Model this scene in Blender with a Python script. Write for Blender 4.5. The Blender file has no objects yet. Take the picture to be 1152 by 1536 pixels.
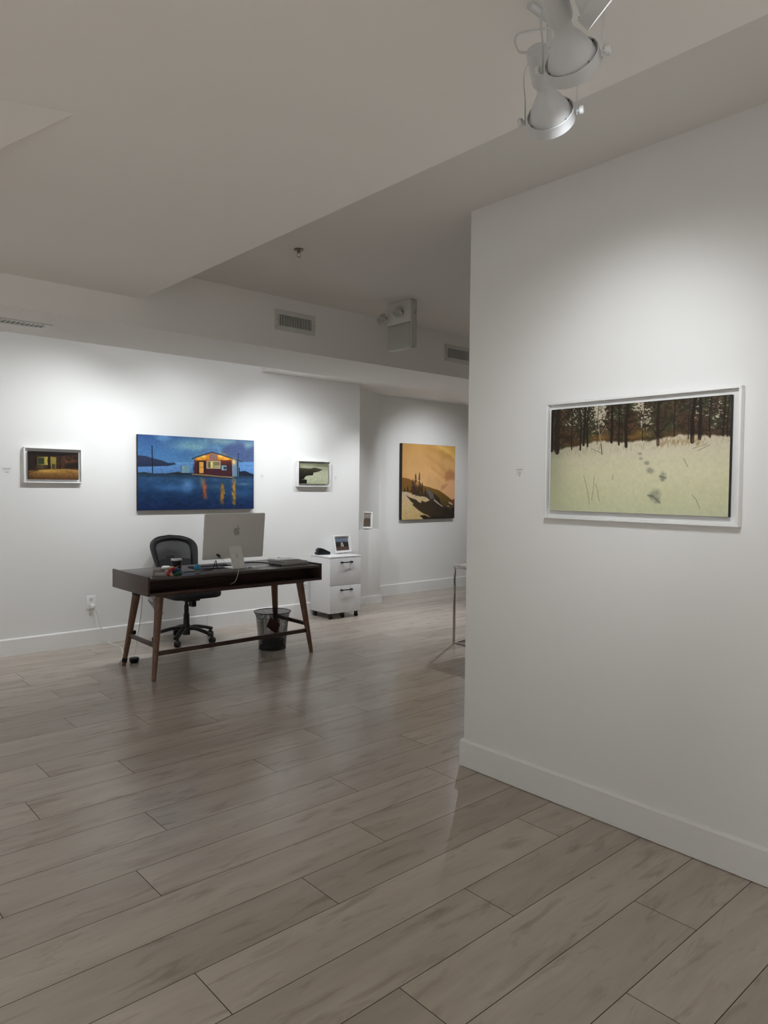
import bpy, bmesh, math, random
import numpy as np
from mathutils import Vector, Matrix

random.seed(7)
S = bpy.context.scene
COL = S.collection
S.view_settings.view_transform = 'Standard'
S.view_settings.look = 'None'
S.view_settings.gamma = 1.0
S.view_settings.use_curve_mapping = False
S.view_settings.exposure = 0.0
PI = math.pi

# ------------------------------------------------------------------ materials
def lin(c):
    return tuple((x / 12.92 if x <= 0.04045 else ((x + 0.055) / 1.055) ** 2.4) for x in c)

def rgb(r, g, b):
    return lin((r / 255, g / 255, b / 255))

def mat(name, col, rough=0.5, metal=0.0, var=0.06, scale=12.0, bump=0.0, bscale=200.0, spec=0.5, emit=None, estr=0.0, stretch=None, coat=0.0):
    m = bpy.data.materials.new(name); m.use_nodes = True
    nt = m.node_tree; N = nt.nodes; L = nt.links
    b = N['Principled BSDF']
    b.inputs['Roughness'].default_value = rough
    b.inputs['Metallic'].default_value = metal
    b.inputs['Specular IOR Level'].default_value = spec
    b.inputs['Coat Weight'].default_value = coat
    tc = N.new('ShaderNodeTexCoord'); mp = N.new('ShaderNodeMapping')
    L.new(tc.outputs['Object'], mp.inputs['Vector'])
    if stretch: mp.inputs['Scale'].default_value = stretch
    nz = N.new('ShaderNodeTexNoise'); nz.inputs['Scale'].default_value = scale; nz.inputs['Detail'].default_value = 4
    L.new(mp.outputs['Vector'], nz.inputs['Vector'])
    cr = N.new('ShaderNodeValToRGB')
    cr.color_ramp.elements[0].position = 0.3; cr.color_ramp.elements[1].position = 0.7
    cr.color_ramp.elements[0].color = (*[max(0, c * (1 - var)) for c in col], 1)
    cr.color_ramp.elements[1].color = (*[min(1, c * (1 + var)) for c in col], 1)
    L.new(nz.outputs['Fac'], cr.inputs['Fac']); L.new(cr.outputs['Color'], b.inputs['Base Color'])
    if bump:
        n2 = N.new('ShaderNodeTexNoise'); n2.inputs['Scale'].default_value = bscale; n2.inputs['Detail'].default_value = 3
        L.new(mp.outputs['Vector'], n2.inputs['Vector'])
        bp = N.new('ShaderNodeBump'); bp.inputs['Strength'].default_value = bump; bp.inputs['Distance'].default_value = 0.002
        L.new(n2.outputs['Fac'], bp.inputs['Height']); L.new(bp.outputs['Normal'], b.inputs['Normal'])
    if emit:
        b.inputs['Emission Color'].default_value = (*emit, 1); b.inputs['Emission Strength'].default_value = estr
    return m

M = {}
M['wall'] = mat('wall_paint', (0.80, 0.80, 0.79), 0.75, var=0.012, scale=1.2, bump=0.08, bscale=160, spec=0.3)
M['ceil'] = mat('ceiling_paint', (0.86, 0.845, 0.82), 0.9, var=0.012, scale=0.8, bump=0.06, bscale=140, spec=0.2)
M['ceil_shaded'] = mat('shaded_ceiling_paint', (0.74, 0.725, 0.70), 0.9, var=0.012, scale=0.8, bump=0.06, bscale=140, spec=0.2)  # ceiling paint darkened, painting in the shade of the upper level
M['trim'] = mat('trim_paint', (0.80, 0.80, 0.79), 0.45, var=0.012, scale=2)
M['fwhite'] = mat('white_frame_paint', (0.84, 0.84, 0.83), 0.5, var=0.02, scale=6)
M['lampwhite'] = mat('white_lamp_enamel', (0.60, 0.61, 0.62), 0.42, var=0.02, scale=8)
M['lampdark'] = mat('dark_lamp_clip', (0.12, 0.12, 0.125), 0.5)  # dark grey of the spring clips
M['glow'] = mat('lit_lens', (0.9, 0.9, 0.9), 0.2, emit=(1, 0.98, 0.95), estr=3.0)
M['lens'] = mat('clear_lens', (0.45, 0.45, 0.44), 0.15, var=0.25, scale=60)
M['walnut'] = mat('dark_walnut', (0.058, 0.030, 0.022), 0.34, var=0.35, scale=5, stretch=(1.5, 22, 22), bump=0.05, bscale=20)
M['walnutleg'] = mat('walnut_leg', (0.15, 0.074, 0.043), 0.36, var=0.35, scale=5, stretch=(26, 26, 1.5), bump=0.05, bscale=20)
M['desktop'] = mat('desktop_veneer', (0.075, 0.058, 0.052), 0.36, var=0.3, scale=5, stretch=(1.2, 20, 20))
M['black'] = mat('black_plastic', (0.009, 0.009, 0.010), 0.40, spec=0.3, var=0.2)
M['blackmatte'] = mat('black_fabric', (0.014, 0.014, 0.015), 0.8, var=0.3, scale=90, bump=0.3, bscale=500)
M['blackmetal'] = mat('black_wire_metal', (0.012, 0.012, 0.012), 0.4, metal=0.3)
M['alu'] = mat('brushed_aluminium', (0.83, 0.82, 0.795), 0.45, metal=0.05, var=0.03, scale=30, stretch=(1, 30, 30))
M['alulight'] = mat('aluminium_stand', (0.90, 0.895, 0.88), 0.4, metal=0.05, var=0.03, scale=20)
M['logo'] = mat('polished_logo', (0.52, 0.515, 0.50), 0.3, metal=0.1)
M['screen'] = mat('screen_glass', (0.01, 0.01, 0.012), 0.08)
M['cab'] = mat('white_laminate', (0.74, 0.74, 0.75), 0.38, var=0.015, scale=3)
M['rubber'] = mat('black_rubber', (0.02, 0.02, 0.021), 0.65)
M['cord'] = mat('white_cord', (0.72, 0.72, 0.70), 0.5)
M['greycord'] = mat('grey_cord', (0.30, 0.30, 0.30), 0.5)
M['vent'] = mat('vent_enamel', (0.62, 0.62, 0.60), 0.45)
M['ventdark'] = mat('duct_interior', (0.055, 0.055, 0.052), 0.8)
M['emerg'] = mat('emergency_unit_plastic', (0.60, 0.59, 0.57), 0.45, var=0.02)
M['panel'] = mat('blank_sign_panel', (0.42, 0.42, 0.40), 0.35, var=0.02)
M['chrome'] = mat('polished_chrome', (0.50, 0.48, 0.46), 0.14, metal=1.0, var=0.1)
M['stone'] = mat('pale_table_top', (0.72, 0.71, 0.70), 0.2, var=0.08, scale=9)
M['steel'] = mat('sprinkler_brass', (0.30, 0.27, 0.22), 0.3, metal=0.9)
M['silver'] = mat('silver_lid', (0.62, 0.62, 0.63), 0.25, metal=0.8)
M['mark'] = mat('pale_print', (0.55, 0.55, 0.55), 0.6)
M['ink'] = mat('grey_print', (0.18, 0.18, 0.18), 0.7)
M['inklight'] = mat('light_grey_print', (0.42, 0.42, 0.42), 0.7)
M['card'] = mat('label_card', (0.78, 0.78, 0.77), 0.6)
M['brass'] = mat('brass', (0.42, 0.30, 0.14), 0.3, metal=0.9)
M['paper'] = mat('white_paper', (0.70, 0.69, 0.68), 0.7)
M['acrylic'] = mat('smoky_acrylic', (0.22, 0.19, 0.18), 0.12, var=0.1)
M['red'] = mat('red_bead_paint', (0.42, 0.018, 0.018), 0.3)
M['dblue'] = mat('blue_bead_paint', (0.012, 0.065, 0.17), 0.3)
M['green'] = mat('green_bead_paint', (0.015, 0.10, 0.035), 0.3)
M['natwood'] = mat('natural_wood', (0.55, 0.36, 0.2), 0.45, var=0.15, scale=30)
M['skyblue'] = mat('blue_foam_ball', (0.03, 0.21, 0.40), 0.55, var=0.25, scale=60, bump=0.3)
M['gold'] = mat('gold_stand', (0.30, 0.24, 0.12), 0.35, metal=0.6)
M['bookgrey'] = mat('grey_book_cloth', (0.42, 0.42, 0.425), 0.5, var=0.1)
M['bookdark'] = mat('dark_book_cover', (0.035, 0.034, 0.036), 0.35, var=0.3, scale=20)
M['bookmid'] = mat('slate_book_cover', (0.30, 0.30, 0.30), 0.32, var=0.3, scale=14)
M['bookpale'] = mat('pale_magazine_cover', (0.46, 0.45, 0.44), 0.3, var=0.35, scale=16)
M['pages'] = mat('page_edges', (0.62, 0.60, 0.57), 0.8, var=0.15, scale=80, stretch=(1, 1, 30))
M['canvasedge'] = mat('dark_canvas_edge', (0.018, 0.016, 0.015), 0.7)
M['redcard'] = mat('dark_red_card', (0.16, 0.02, 0.022), 0.6)
M['bag'] = mat('grey_crumpled_bag', (0.16, 0.16, 0.165), 0.5, bump=0.6, bscale=40)

def mesh_mat(name, col, nx, nz, fill, polar):
    """woven net: a grid of strands with see-through holes (object coordinates)"""
    m = bpy.data.materials.new(name); m.use_nodes = True
    nt = m.node_tree; N = nt.nodes; L = nt.links
    b = N['Principled BSDF']; b.inputs['Base Color'].default_value = (*col, 1); b.inputs['Roughness'].default_value = 0.55; b.inputs['Specular IOR Level'].default_value = 0.25
    out = N['Material Output']
    tc = N.new('ShaderNodeTexCoord'); sp = N.new('ShaderNodeSeparateXYZ'); L.new(tc.outputs['Object'], sp.inputs[0])
    def math_(op, a, bb=None):
        n = N.new('ShaderNodeMath'); n.operation = op
        for i, v in enumerate((a, bb)):
            if v is None: continue
            if isinstance(v, (int, float)): n.inputs[i].default_value = v
            else: L.new(v, n.inputs[i])
        return n.outputs[0]
    if polar:
        a = math_('ARCTAN2', sp.outputs['Y'], sp.outputs['X']); a = math_('MULTIPLY', a, nx / (2 * PI))
    else:
        a = math_('MULTIPLY', sp.outputs['X'], nx)
    c = math_('MULTIPLY', sp.outputs['Z'], nz)
    fa = math_('LESS_THAN', math_('FRACT', math_('ADD', a, 100.0)), fill)
    fc = math_('LESS_THAN', math_('FRACT', math_('ADD', c, 100.0)), fill)
    f = math_('MAXIMUM', fa, fc)
    tr = N.new('ShaderNodeBsdfTransparent'); mx = N.new('ShaderNodeMixShader')
    L.new(f, mx.inputs['Fac']); L.new(tr.outputs[0], mx.inputs[1]); L.new(b.outputs[0], mx.inputs[2])
    L.new(mx.outputs[0], out.inputs['Surface'])
    return m
M['net'] = mesh_mat('chair_net', (0.022, 0.022, 0.024), 260, 260, 0.68, False)
M['wirenet'] = mesh_mat('bin_wire_net', (0.012, 0.012, 0.012), 150, 150, 0.36, True)

def floor_mat():
    m = bpy.data.materials.new('grey_oak_planks'); m.use_nodes = True
    nt = m.node_tree; N = nt.nodes; L = nt.links; b = N['Principled BSDF']
    at = N.new('ShaderNodeAttribute'); at.attribute_name = 'plank'
    tc = N.new('ShaderNodeTexCoord')
    off = N.new('ShaderNodeVectorMath'); off.operation = 'MULTIPLY_ADD'
    L.new(at.outputs['Color'], off.inputs[0]); off.inputs[1].default_value = (40, 40, 40); L.new(tc.outputs['Object'], off.inputs[2])
    def noise(sx, sy, sc, det, rough=0.55, dist=0.0):
        mp = N.new('ShaderNodeMapping'); mp.inputs['Scale'].default_value = (sx, sy, 1); L.new(off.outputs[0], mp.inputs['Vector'])
        n = N.new('ShaderNodeTexNoise'); n.inputs['Scale'].default_value = sc; n.inputs['Detail'].default_value = det
        n.inputs['Roughness'].default_value = rough; n.inputs['Distortion'].default_value = dist
        L.new(mp.outputs['Vector'], n.inputs['Vector']); return n.outputs['Fac']
    broad = noise(0.8, 4.2, 1.9, 5, 0.6, 0.5)
    grain = noise(1.6, 26, 2.6, 6, 0.65, 0.6)
    blot = noise(1.3, 6.0, 2.6, 5, 0.62, 0.7)
    def ramp(f, p0, c0, p1, c1):
        r = N.new('ShaderNodeValToRGB'); e = r.color_ramp.elements
        e[0].position = p0; e[0].color = (*c0, 1); e[1].position = p1; e[1].color = (*c1, 1); L.new(f, r.inputs['Fac']); return r.outputs['Color']
    def mix(mode, fac, a, bb):
        n = N.new('ShaderNodeMix'); n.data_type = 'RGBA'; n.blend_type = mode; n.inputs[0].default_value = fac
        L.new(a, n.inputs[6]); L.new(bb, n.inputs[7]); return n.outputs[2]
    base = ramp(broad, 0.30, FLOOR_A, 0.72, FLOOR_B)
    g = ramp(grain, 0.25, (0.95, 0.945, 0.94), 0.75, (1.03, 1.03, 1.03))
    k = ramp(blot, 0.30, (0.76, 0.73, 0.70), 0.46, (1, 1, 1))
    c = mix('MULTIPLY', 1.0, base, g); c = mix('MULTIPLY', 1.0, c, k)
    sep = N.new('ShaderNodeSeparateColor'); L.new(at.outputs['Color'], sep.inputs[0])
    t = ramp(sep.outputs['Red'], 0.0, (0.90, 0.89, 0.88), 1.0, (1.09, 1.09, 1.09))
    c = mix('MULTIPLY', 1.0, c, t)
    L.new(c, b.inputs['Base Color'])
    rr = ramp(grain, 0.3, (0.20,) * 3, 0.7, (0.25,) * 3); L.new(rr, b.inputs['Roughness'])
    b.inputs['Specular IOR Level'].default_value = 0.33
    bp = N.new('ShaderNodeBump'); bp.inputs['Strength'].default_value = 0.05; bp.inputs['Distance'].default_value = 0.0006
    L.new(grain, bp.inputs['Height']); L.new(bp.outputs['Normal'], b.inputs['Normal'])
    return m
FLOOR_A = (0.405, 0.352, 0.302); FLOOR_B = (0.50, 0.442, 0.385)
M['floor'] = floor_mat()
M['gap'] = mat('plank_gap', (0.045, 0.036, 0.03), 0.9, spec=0.1)

# ------------------------------------------------------------------ mesh builder
class B:
    def __init__(s): s.bm = bmesh.new()
    def _merge(s, tmp, xf=None):
        if xf is not None: bmesh.ops.transform(tmp, matrix=xf, verts=tmp.verts)
        me = bpy.data.meshes.new('tmp'); tmp.to_mesh(me); tmp.free(); s.bm.from_mesh(me); bpy.data.meshes.remove(me)
        return s
    def box(s, x0, x1, y0, y1, z0, z1, bev=0.0, xf=None, seg=2):
        t = bmesh.new()
        bmesh.ops.create_cube(t, size=1, matrix=Matrix.Translation(((x0 + x1) / 2, (y0 + y1) / 2, (z0 + z1) / 2)) @ Matrix.Diagonal((abs(x1 - x0), abs(y1 - y0), abs(z1 - z0), 1)))
        if bev: bmesh.ops.bevel(t, geom=t.edges[:], offset=bev, segments=seg, affect='EDGES', profile=0.5)
        return s._merge(t, xf)
    def prism(s, pts, axis, a, b, xf=None, bev=0.0):
        """extrude a 2D outline along an axis ('x','y','z') from a to b"""
        t = bmesh.new()
        def p3(p, h):
            return {'x': (h, p[0], p[1]), 'y': (p[0], h, p[1]), 'z': (p[0], p[1], h)}[axis]
        lo = [t.verts.new(p3(p, a)) for p in pts]; hi = [t.verts.new(p3(p, b)) for p in pts]
        t.faces.new(lo[::-1]); t.faces.new(hi)
        n = len(pts)
        for i in range(n): t.faces.new((lo[i], lo[(i + 1) % n], hi[(i + 1) % n], hi[i]))
        bmesh.ops.recalc_face_normals(t, faces=t.faces[:])
        if bev:
            ed = [e for e in t.edges if e.calc_face_angle(0) > 0.5]
            bmesh.ops.bevel(t, geom=ed, offset=bev, segments=2, affect='EDGES', profile=0.5)
        return s._merge(t, xf)
    def lathe(s, prof, o=(0, 0, 0), ax=(0, 0, 1), seg=32, cap=True, xf=None):
        """profile: list of (radius, distance along the axis)"""
        o = Vector(o); a = Vector(ax).normalized()
        h = Vector((1, 0, 0)) if abs(a.x) < 0.9 else Vector((0, 1, 0))
        e1 = a.cross(h).normalized(); e2 = a.cross(e1)
        t = bmesh.new(); rings = []
        for r, d in prof:
            if r < 1e-6: rings.append([t.verts.new(o + a * d)])
            else: rings.append([t.verts.new(o + a * d + (e1 * math.cos(2 * PI * k / seg) + e2 * math.sin(2 * PI * k / seg)) * r) for k in range(seg)])
        for A, C in zip(rings, rings[1:]):
            for k in range(seg):
                q = [A[k % len(A)], A[(k + 1) % len(A)], C[(k + 1) % len(C)], C[k % len(C)]]
                u = []
                for v in q:
                    if v not in u: u.append(v)
                if len(u) > 2: t.faces.new(u)
        if cap:
            for R in (rings[0], rings[-1]):
                if len(R) > 2: t.faces.new(R)
        bmesh.ops.recalc_face_normals(t, faces=t.faces[:])
        return s._merge(t, xf)
    def cyl(s, p0, p1, r0, r1=None, seg=24, xf=None, rnd=0.0):
        p0 = Vector(p0); p1 = Vector(p1); L = (p1 - p0).length; r1 = r0 if r1 is None else r1
        if rnd: pr = [(max(r0 - rnd, 1e-4), 0), (r0, rnd), (r1, L - rnd), (max(r1 - rnd, 1e-4), L)]
        else: pr = [(r0, 0), (r1, L)]
        return s.lathe(pr, p0, p1 - p0, seg, True, xf)
    def ball(s, c, r, sc=(1, 1, 1), seg=20, xf=None):
        t = bmesh.new(); bmesh.ops.create_uvsphere(t, u_segments=seg, v_segments=max(8, seg // 2), radius=r, matrix=Matrix.Translation(c) @ Matrix.Diagonal((*sc, 1)))
        return s._merge(t, xf)
    def tube(s, pts, r, seg=8, smooth=6, closed=False, xf=None, flat=None):
        P = [Vector(p) for p in pts]
        if smooth > 1: P = spline(P, smooth, closed)
        n = len(P); t = bmesh.new(); rings = []
        tan = []
        for i in range(n):
            a = P[i - 1] if (i > 0 or closed) else P[i]; c = P[(i + 1) % n] if (i < n - 1 or closed) else P[i]
            tan.append((c - a).normalized())
        nrm = tan[0].orthogonal().normalized()
        if flat is not None: nrm = (Vector(flat[0]) - tan[0] * Vector(flat[0]).dot(tan[0])).normalized()
        for i in range(n):
            nrm = (nrm - tan[i] * nrm.dot(tan[i]))
            nrm = nrm.normalized() if nrm.length > 1e-6 else tan[i].orthogonal().normalized()
            bi = tan[i].cross(nrm)
            ra, rb = (r, r) if flat is None else (flat[1], flat[2])
            rings.append([t.verts.new(P[i] + nrm * (ra * math.cos(2 * PI * k / seg)) + bi * (rb * math.sin(2 * PI * k / seg))) for k in range(seg)])
        m = n if closed else n - 1
        for i in range(m):
            A = rings[i]; C = rings[(i + 1) % n]
            for k in range(seg): t.faces.new((A[k], A[(k + 1) % seg], C[(k + 1) % seg], C[k]))
        if not closed: t.faces.new(rings[0][::-1]); t.faces.new(rings[-1])
        bmesh.ops.recalc_face_normals(t, faces=t.faces[:])
        return s._merge(t, xf)

def spline(P, k, closed=False):
    out = []; n = len(P)
    for i in range(n if closed else n - 1):
        p0 = P[(i - 1) % n] if closed else P[max(i - 1, 0)]; p1 = P[i]; p2 = P[(i + 1) % n]; p3 = P[(i + 2) % n] if closed else P[min(i + 2, n - 1)]
        for j in range(k):
            t = j / k
            out.append(0.5 * ((2 * p1) + (p2 - p0) * t + (2 * p0 - 5 * p1 + 4 * p2 - p3) * t * t + (3 * p1 - p0 - 3 * p2 + p3) * t ** 3))
    if not closed: out.append(P[-1])
    return out

ORG = {}
def finish(name, b, m, parent=None, loc=None, angle=0.55):
    """link builder b (world coordinates) as one mesh object"""
    bm = b.bm
    o0 = Vector(ORG[parent.name]) if parent is not None else Vector(loc or (0, 0, 0))
    bmesh.ops.translate(bm, verts=bm.verts, vec=-o0)
    for f in bm.faces: f.smooth = True
    for e in bm.edges:
        if len(e.link_faces) == 2 and e.calc_face_angle(0) > angle: e.smooth = False
    me = bpy.data.meshes.new(name); bm.to_mesh(me); bm.free()
    me.materials.append(m)
    o = bpy.data.objects.new(name, me); COL.objects.link(o)
    ORG[o.name] = tuple(o0)
    if parent is not None: o.parent = parent
    else: o.location = o0
    return o

def tag(o, label=None, cat=None, group=None, kind=None):
    if label: o['label'] = label
    if cat: o['category'] = cat
    if group: o['group'] = group
    if kind: o['kind'] = kind
    return o

def thing(name, label, cat, loc, group=None):
    o = bpy.data.objects.new(name, None); COL.objects.link(o); o.location = loc; o.empty_display_size = 0.1
    ORG[o.name] = tuple(loc)
    return tag(o, label, cat, group)

def struct(name, b, m):
    return tag(finish(name, b, m), kind='structure')

def rot_about(c, ang, axis='Z'):
    c = Vector(c); return Matrix.Translation(c) @ Matrix.Rotation(ang, 4, axis) @ Matrix.Translation(-c)

# ------------------------------------------------------------------ room shell
XR = 2.868          # gallery face of the partition on the right
YL = 6.755          # face of the long wall behind the desk
YF = 7.295          # far wall with the orange painting
YB, YS = 4.689, 5.50    # front and back of the ceiling beam
ZB, ZD, ZH = 2.545, 2.731, 2.944   # beam soffit, lower ceiling, upper ceiling
X0, X1, Y0 = -3.6, 9.8, -3.4

# floor: one mesh of planks, joints where the photo has them
jx = {-7: 1.57, -3: 1.882, -2: 2.444, -1: 1.495, 0: 1.86, 1: 2.218, 2: 1.136, 3: 1.482, 4: 0.957, 5: 2.051, 6: 1.34, 7: 0.638, 8: 1.108,
      9: 1.995, 10: 1.566, 11: 1.006, 12: 1.985, 13: 1.438, 14: 2.393, 15: 1.934}
PW, PL = 0.229, 1.588
fb = bmesh.new(); cl = fb.loops.layers.color.new('plank') if False else None
me = bpy.data.meshes.new('floor'); V = []; F = []; PC = []
rng = random.Random(3)
g = 0.0014
for k in range(-14, 36):
    yt = 4.502 - PW * k; yb = yt - PW
    j0 = jx.get(k, rng.uniform(0, PL)); x = j0 - PL * 6
    while x < X1 + 0.5:
        a, c = max(x, X0 - 0.3) + g, min(x + PL, X1 + 0.5) - g
        if c - a > 0.01:
            n = len(V); V += [(a, yb + g, 0), (c, yb + g, 0), (c, yt - g, 0), (a, yt - g, 0)]
            F.append((n, n + 1, n + 2, n + 3)); PC.append((rng.random(), rng.random(), rng.random(), 1))
        x += PL
nv = len(V); yA, yZ = 4.502 - PW * 36, 4.502 + PW * 14
V += [(X0 - 0.3, yA, -0.002), (X1 + 0.5, yA, -0.002), (X1 + 0.5, yZ, -0.002), (X0 - 0.3, yZ, -0.002)]
F.append((nv, nv + 1, nv + 2, nv + 3)); PC.append((0, 0, 0, 1))
me.from_pydata(V, [], F)
at = me.attributes.new('plank', 'FLOAT_COLOR', 'FACE')
at.data.foreach_set('color', np.array(PC, dtype=np.float32).ravel())
me.materials.append(M['floor']); me.materials.append(M['gap']); me.polygons[len(F) - 1].material_index = 1
fl = bpy.data.objects.new('floor', me); COL.objects.link(fl); fl['kind'] = 'structure'
fb.free()

b = B().box(X0 - 0.2, 5.605, YL, YL + 0.12, -0.05, 3.1)
struct('wall_left', b, M['wall'])
b = B().prism([(5.605, YL + 0.12), (5.605, YL), (5.77, 6.95), (6.40, YF), (6.40, YF + 0.2), (5.6, YF + 0.2)], 'z', -0.05, 3.1)
struct('wall_angled', b, M['wall'])
b = B().box(6.40, X1 + 0.2, YF, YF + 0.2, -0.05, 3.1)
struct('wall_far', b, M['wall'])
b = B().box(XR, XR + 0.14, Y0, 2.555, -0.05, 3.0)
struct('wall_right', b, M['wall'])
struct('wall_back', B().box(X0 - 0.2, X1 + 0.2, Y0 - 0.15, Y0, -0.05, 3.1), M['wall'])
struct('wall_side', B().box(X0 - 0.2, X0, Y0, YL, -0.05, 3.1), M['wall'])
struct('wall_end', B().box(X1, X1 + 0.2, Y0, YF, -0.05, 3.1), M['wall'])

# ceiling: lower slab on the left, higher strip on the right, recess behind the beam
b = B()
b.box(X0 - 0.2, 1.997, Y0 - 0.1, YB + 0.05, ZD, 3.12)
struct('ceiling_upper', B().box(1.997, X1 + 0.2, Y0 - 0.1, YB + 0.05, ZH, 3.12), M['ceil_shaded'])
b.box(X0 - 0.2, 4.22, YB + 0.05, YL + 0.05, ZH, 3.12)
b.box(4.22, X1 + 0.2, YB + 0.05, YF + 0.1, ZD, 3.12)
# made-up sloped facet imitating a patch of light on the lower ceiling, far left
t = bmesh.new()
vs = [t.verts.new(p) for p in ((0.84, 2.513, ZD - 0.0005), (0.32, 3.70, ZD - 0.17), (-0.9, 3.10, ZD - 0.0005), (0.32, 3.70, ZD - 0.0005))]
t.faces.new((vs[0], vs[1], vs[2])); t.faces.new((vs[0], vs[3], vs[1])); t.faces.new((vs[1], vs[3], vs[2])); t.faces.new((vs[0], vs[2], vs[3]))
bmesh.ops.recalc_face_normals(t, faces=t.faces[:]); b._merge(t)
struct('ceiling', b, M['ceil'])
b = B().prism([(X0 - 0.1, YB), (X1, YB), (X1, 8.0), (9.75, 8.0), (6.90, 6.164), (5.89, 5.508), (5.6, YS), (X0 - 0.1, YS)], 'z', ZB, 3.05)
struct('trim_beam', b, M['ceil'])

# baseboards
def baseboard_profile_x(x0, x1, y, sgn, b):
    """runs along X on a wall facing -Y"""
    return b.prism([(y, 0), (y - 0.018, 0), (y - 0.018, 0.138), (y - 0.012, 0.146), (y, 0.148)], 'x', x0, x1)
SEAM = 3.56
b = B(); baseboard_profile_x(X0, SEAM - 0.001, YL + 0.001, -1, b); baseboard_profile_x(SEAM + 0.001, 5.603, YL + 0.001, -1, b)
struct('baseboard_left', b, M['trim'])
b = B(); baseboard_profile_x(6.16, X1, YF + 0.001, -1, b)
struct('baseboard_far', b, M['trim'])
pr = [(XR + 0.001, 0.0035), (XR - 0.016, 0.0035), (XR - 0.016, 0.136), (XR - 0.010, 0.144), (XR + 0.001, 0.146)]
b = B().prism(pr, 'y', Y0, 2.554)
b.box(XR - 0.016, XR + 0.156, 2.554, 2.572, 0, 0.136); b.box(XR - 0.010, XR + 0.150, 2.554, 2.566, 0.136, 0.145)
struct('baseboard_right', b, M['trim'])
# low boxed ledge in the niche between the two walls
b = B().box(5.62, 6.12, 6.935, 7.25, 0, 0.944, 0.003)
b.box(5.62, 6.137, 6.918, 7.26, 0, 0.09); b.box(5.62, 6.130, 6.925, 7.255, 0.09, 0.096)
struct('trim_ledge', b, M['trim'])

# ------------------------------------------------------------------ paint helpers
class Art:
    def __init__(s, w, h, seed):
        s.w, s.h = w, h; s.r = np.random.RandomState(seed)
        s.u, s.v = np.meshgrid((np.arange(w) + 0.5) / w, (np.arange(h) + 0.5) / h)
        s.asp = w / h; s.im = np.zeros((h, w, 3))
    def noise(s, fx, fy, oct=4, gain=0.5):
        out = np.zeros((s.h, s.w)); amp = 1; tot = 0
        for o in range(oct):
            nx, ny = int(fx * 2 ** o) + 3, int(fy * 2 ** o) + 3
            G = s.r.rand(ny, nx)
            x = s.u * fx * 2 ** o; y = s.v * fy * 2 ** o
            xi = x.astype(int); yi = y.astype(int); xf = x - xi; yf = y - yi
            xf = xf * xf * (3 - 2 * xf); yf = yf * yf * (3 - 2 * yf)
            out += amp * ((G[yi, xi] * (1 - xf) + G[yi, xi + 1] * xf) * (1 - yf) + (G[yi + 1, xi] * (1 - xf) + G[yi + 1, xi + 1] * xf) * yf)
            tot += amp; amp *= gain
        return out / tot
    def put(s, m, c):
        m = np.clip(m, 0, 1)[..., None]; c = np.asarray(c, float)
        if c.ndim == 1: c = c / 255
        s.im = s.im * (1 - m) + c * m
    def grad(s, stops):
        """vertical gradient: [(v, colour), ...]"""
        vs = [x[0] for x in stops]; return np.stack([np.interp(s.v, vs, [x[1][k] / 255 for x in stops]) for k in range(3)], -1)
    def hgrad(s, stops):
        vs = [x[0] for x in stops]; return np.stack([np.interp(s.u, vs, [x[1][k] / 255 for x in stops]) for k in range(3)], -1)
    def poly(s, pts, soft=0.004, wob=0.0, f=12):
        u, v = s.u, s.v
        if wob: u = u + (s.noise(f, f, 3) - 0.5) * wob; v = v + (s.noise(f, f, 3) - 0.5) * wob * s.asp
        ins = np.zeros(u.shape, bool); d = np.full(u.shape, 9.0); n = len(pts)
        for i in range(n):
            (x0, y0), (x1, y1) = pts[i], pts[(i + 1) % n]
            if y0 != y1:
                c = ((y0 > v) != (y1 > v)) & (u < (x1 - x0) * (v - y0) / (y1 - y0) + x0); ins ^= c
            d = np.minimum(d, s.seg(u, v, x0, y0, x1, y1))
        sd = np.where(ins, d, -d); return np.clip(sd / soft + 0.5, 0, 1)
    def seg(s, u, v, x0, y0, x1, y1):
        ax, ay, bx, by = u * s.asp, v, None, None
        X0_, X1_ = x0 * s.asp, x1 * s.asp; dx, dy = X1_ - X0_, y1 - y0; L = dx * dx + dy * dy + 1e-12
        t = np.clip(((ax - X0_) * dx + (ay - y0) * dy) / L, 0, 1)
        return np.hypot(ax - X0_ - t * dx, ay - y0 - t * dy)
    def line(s, pts, w, w1=None, soft=None):
        m = np.zeros(s.u.shape); n = len(pts) - 1; soft = soft or 1.2 / s.h
        for i in range(n):
            a = pts[i]; c = pts[i + 1]; ww = w if w1 is None else w + (w1 - w) * (i + 0.5) / n
            m = np.maximum(m, np.clip((ww / 2 - s.seg(s.u, s.v, *a, *c)) / soft + 0.5, 0, 1))
        return m
    def blob(s, x, y, rx, ry, p=1.0):
        return np.exp(-(((s.u - x) / rx) ** 2 + ((s.v - y) / ry) ** 2)) ** p

def quadmap(TL, TR, BR, BL):
    """photo-crop pixel -> (u, v) on the picture"""
    def f(x, y):
        u = 0.5; v = 0.5
        for _ in range(12):
            xl = TL[0] + (BL[0] - TL[0]) * v; xr = TR[0] + (BR[0] - TR[0]) * v; u = (x - xl) / (xr - xl)
            yt = TL[1] + (TR[1] - TL[1]) * u; yb = BL[1] + (BR[1] - BL[1]) * u; v = (y - yt) / (yb - yt)
        return (u, v)
    return f

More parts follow.
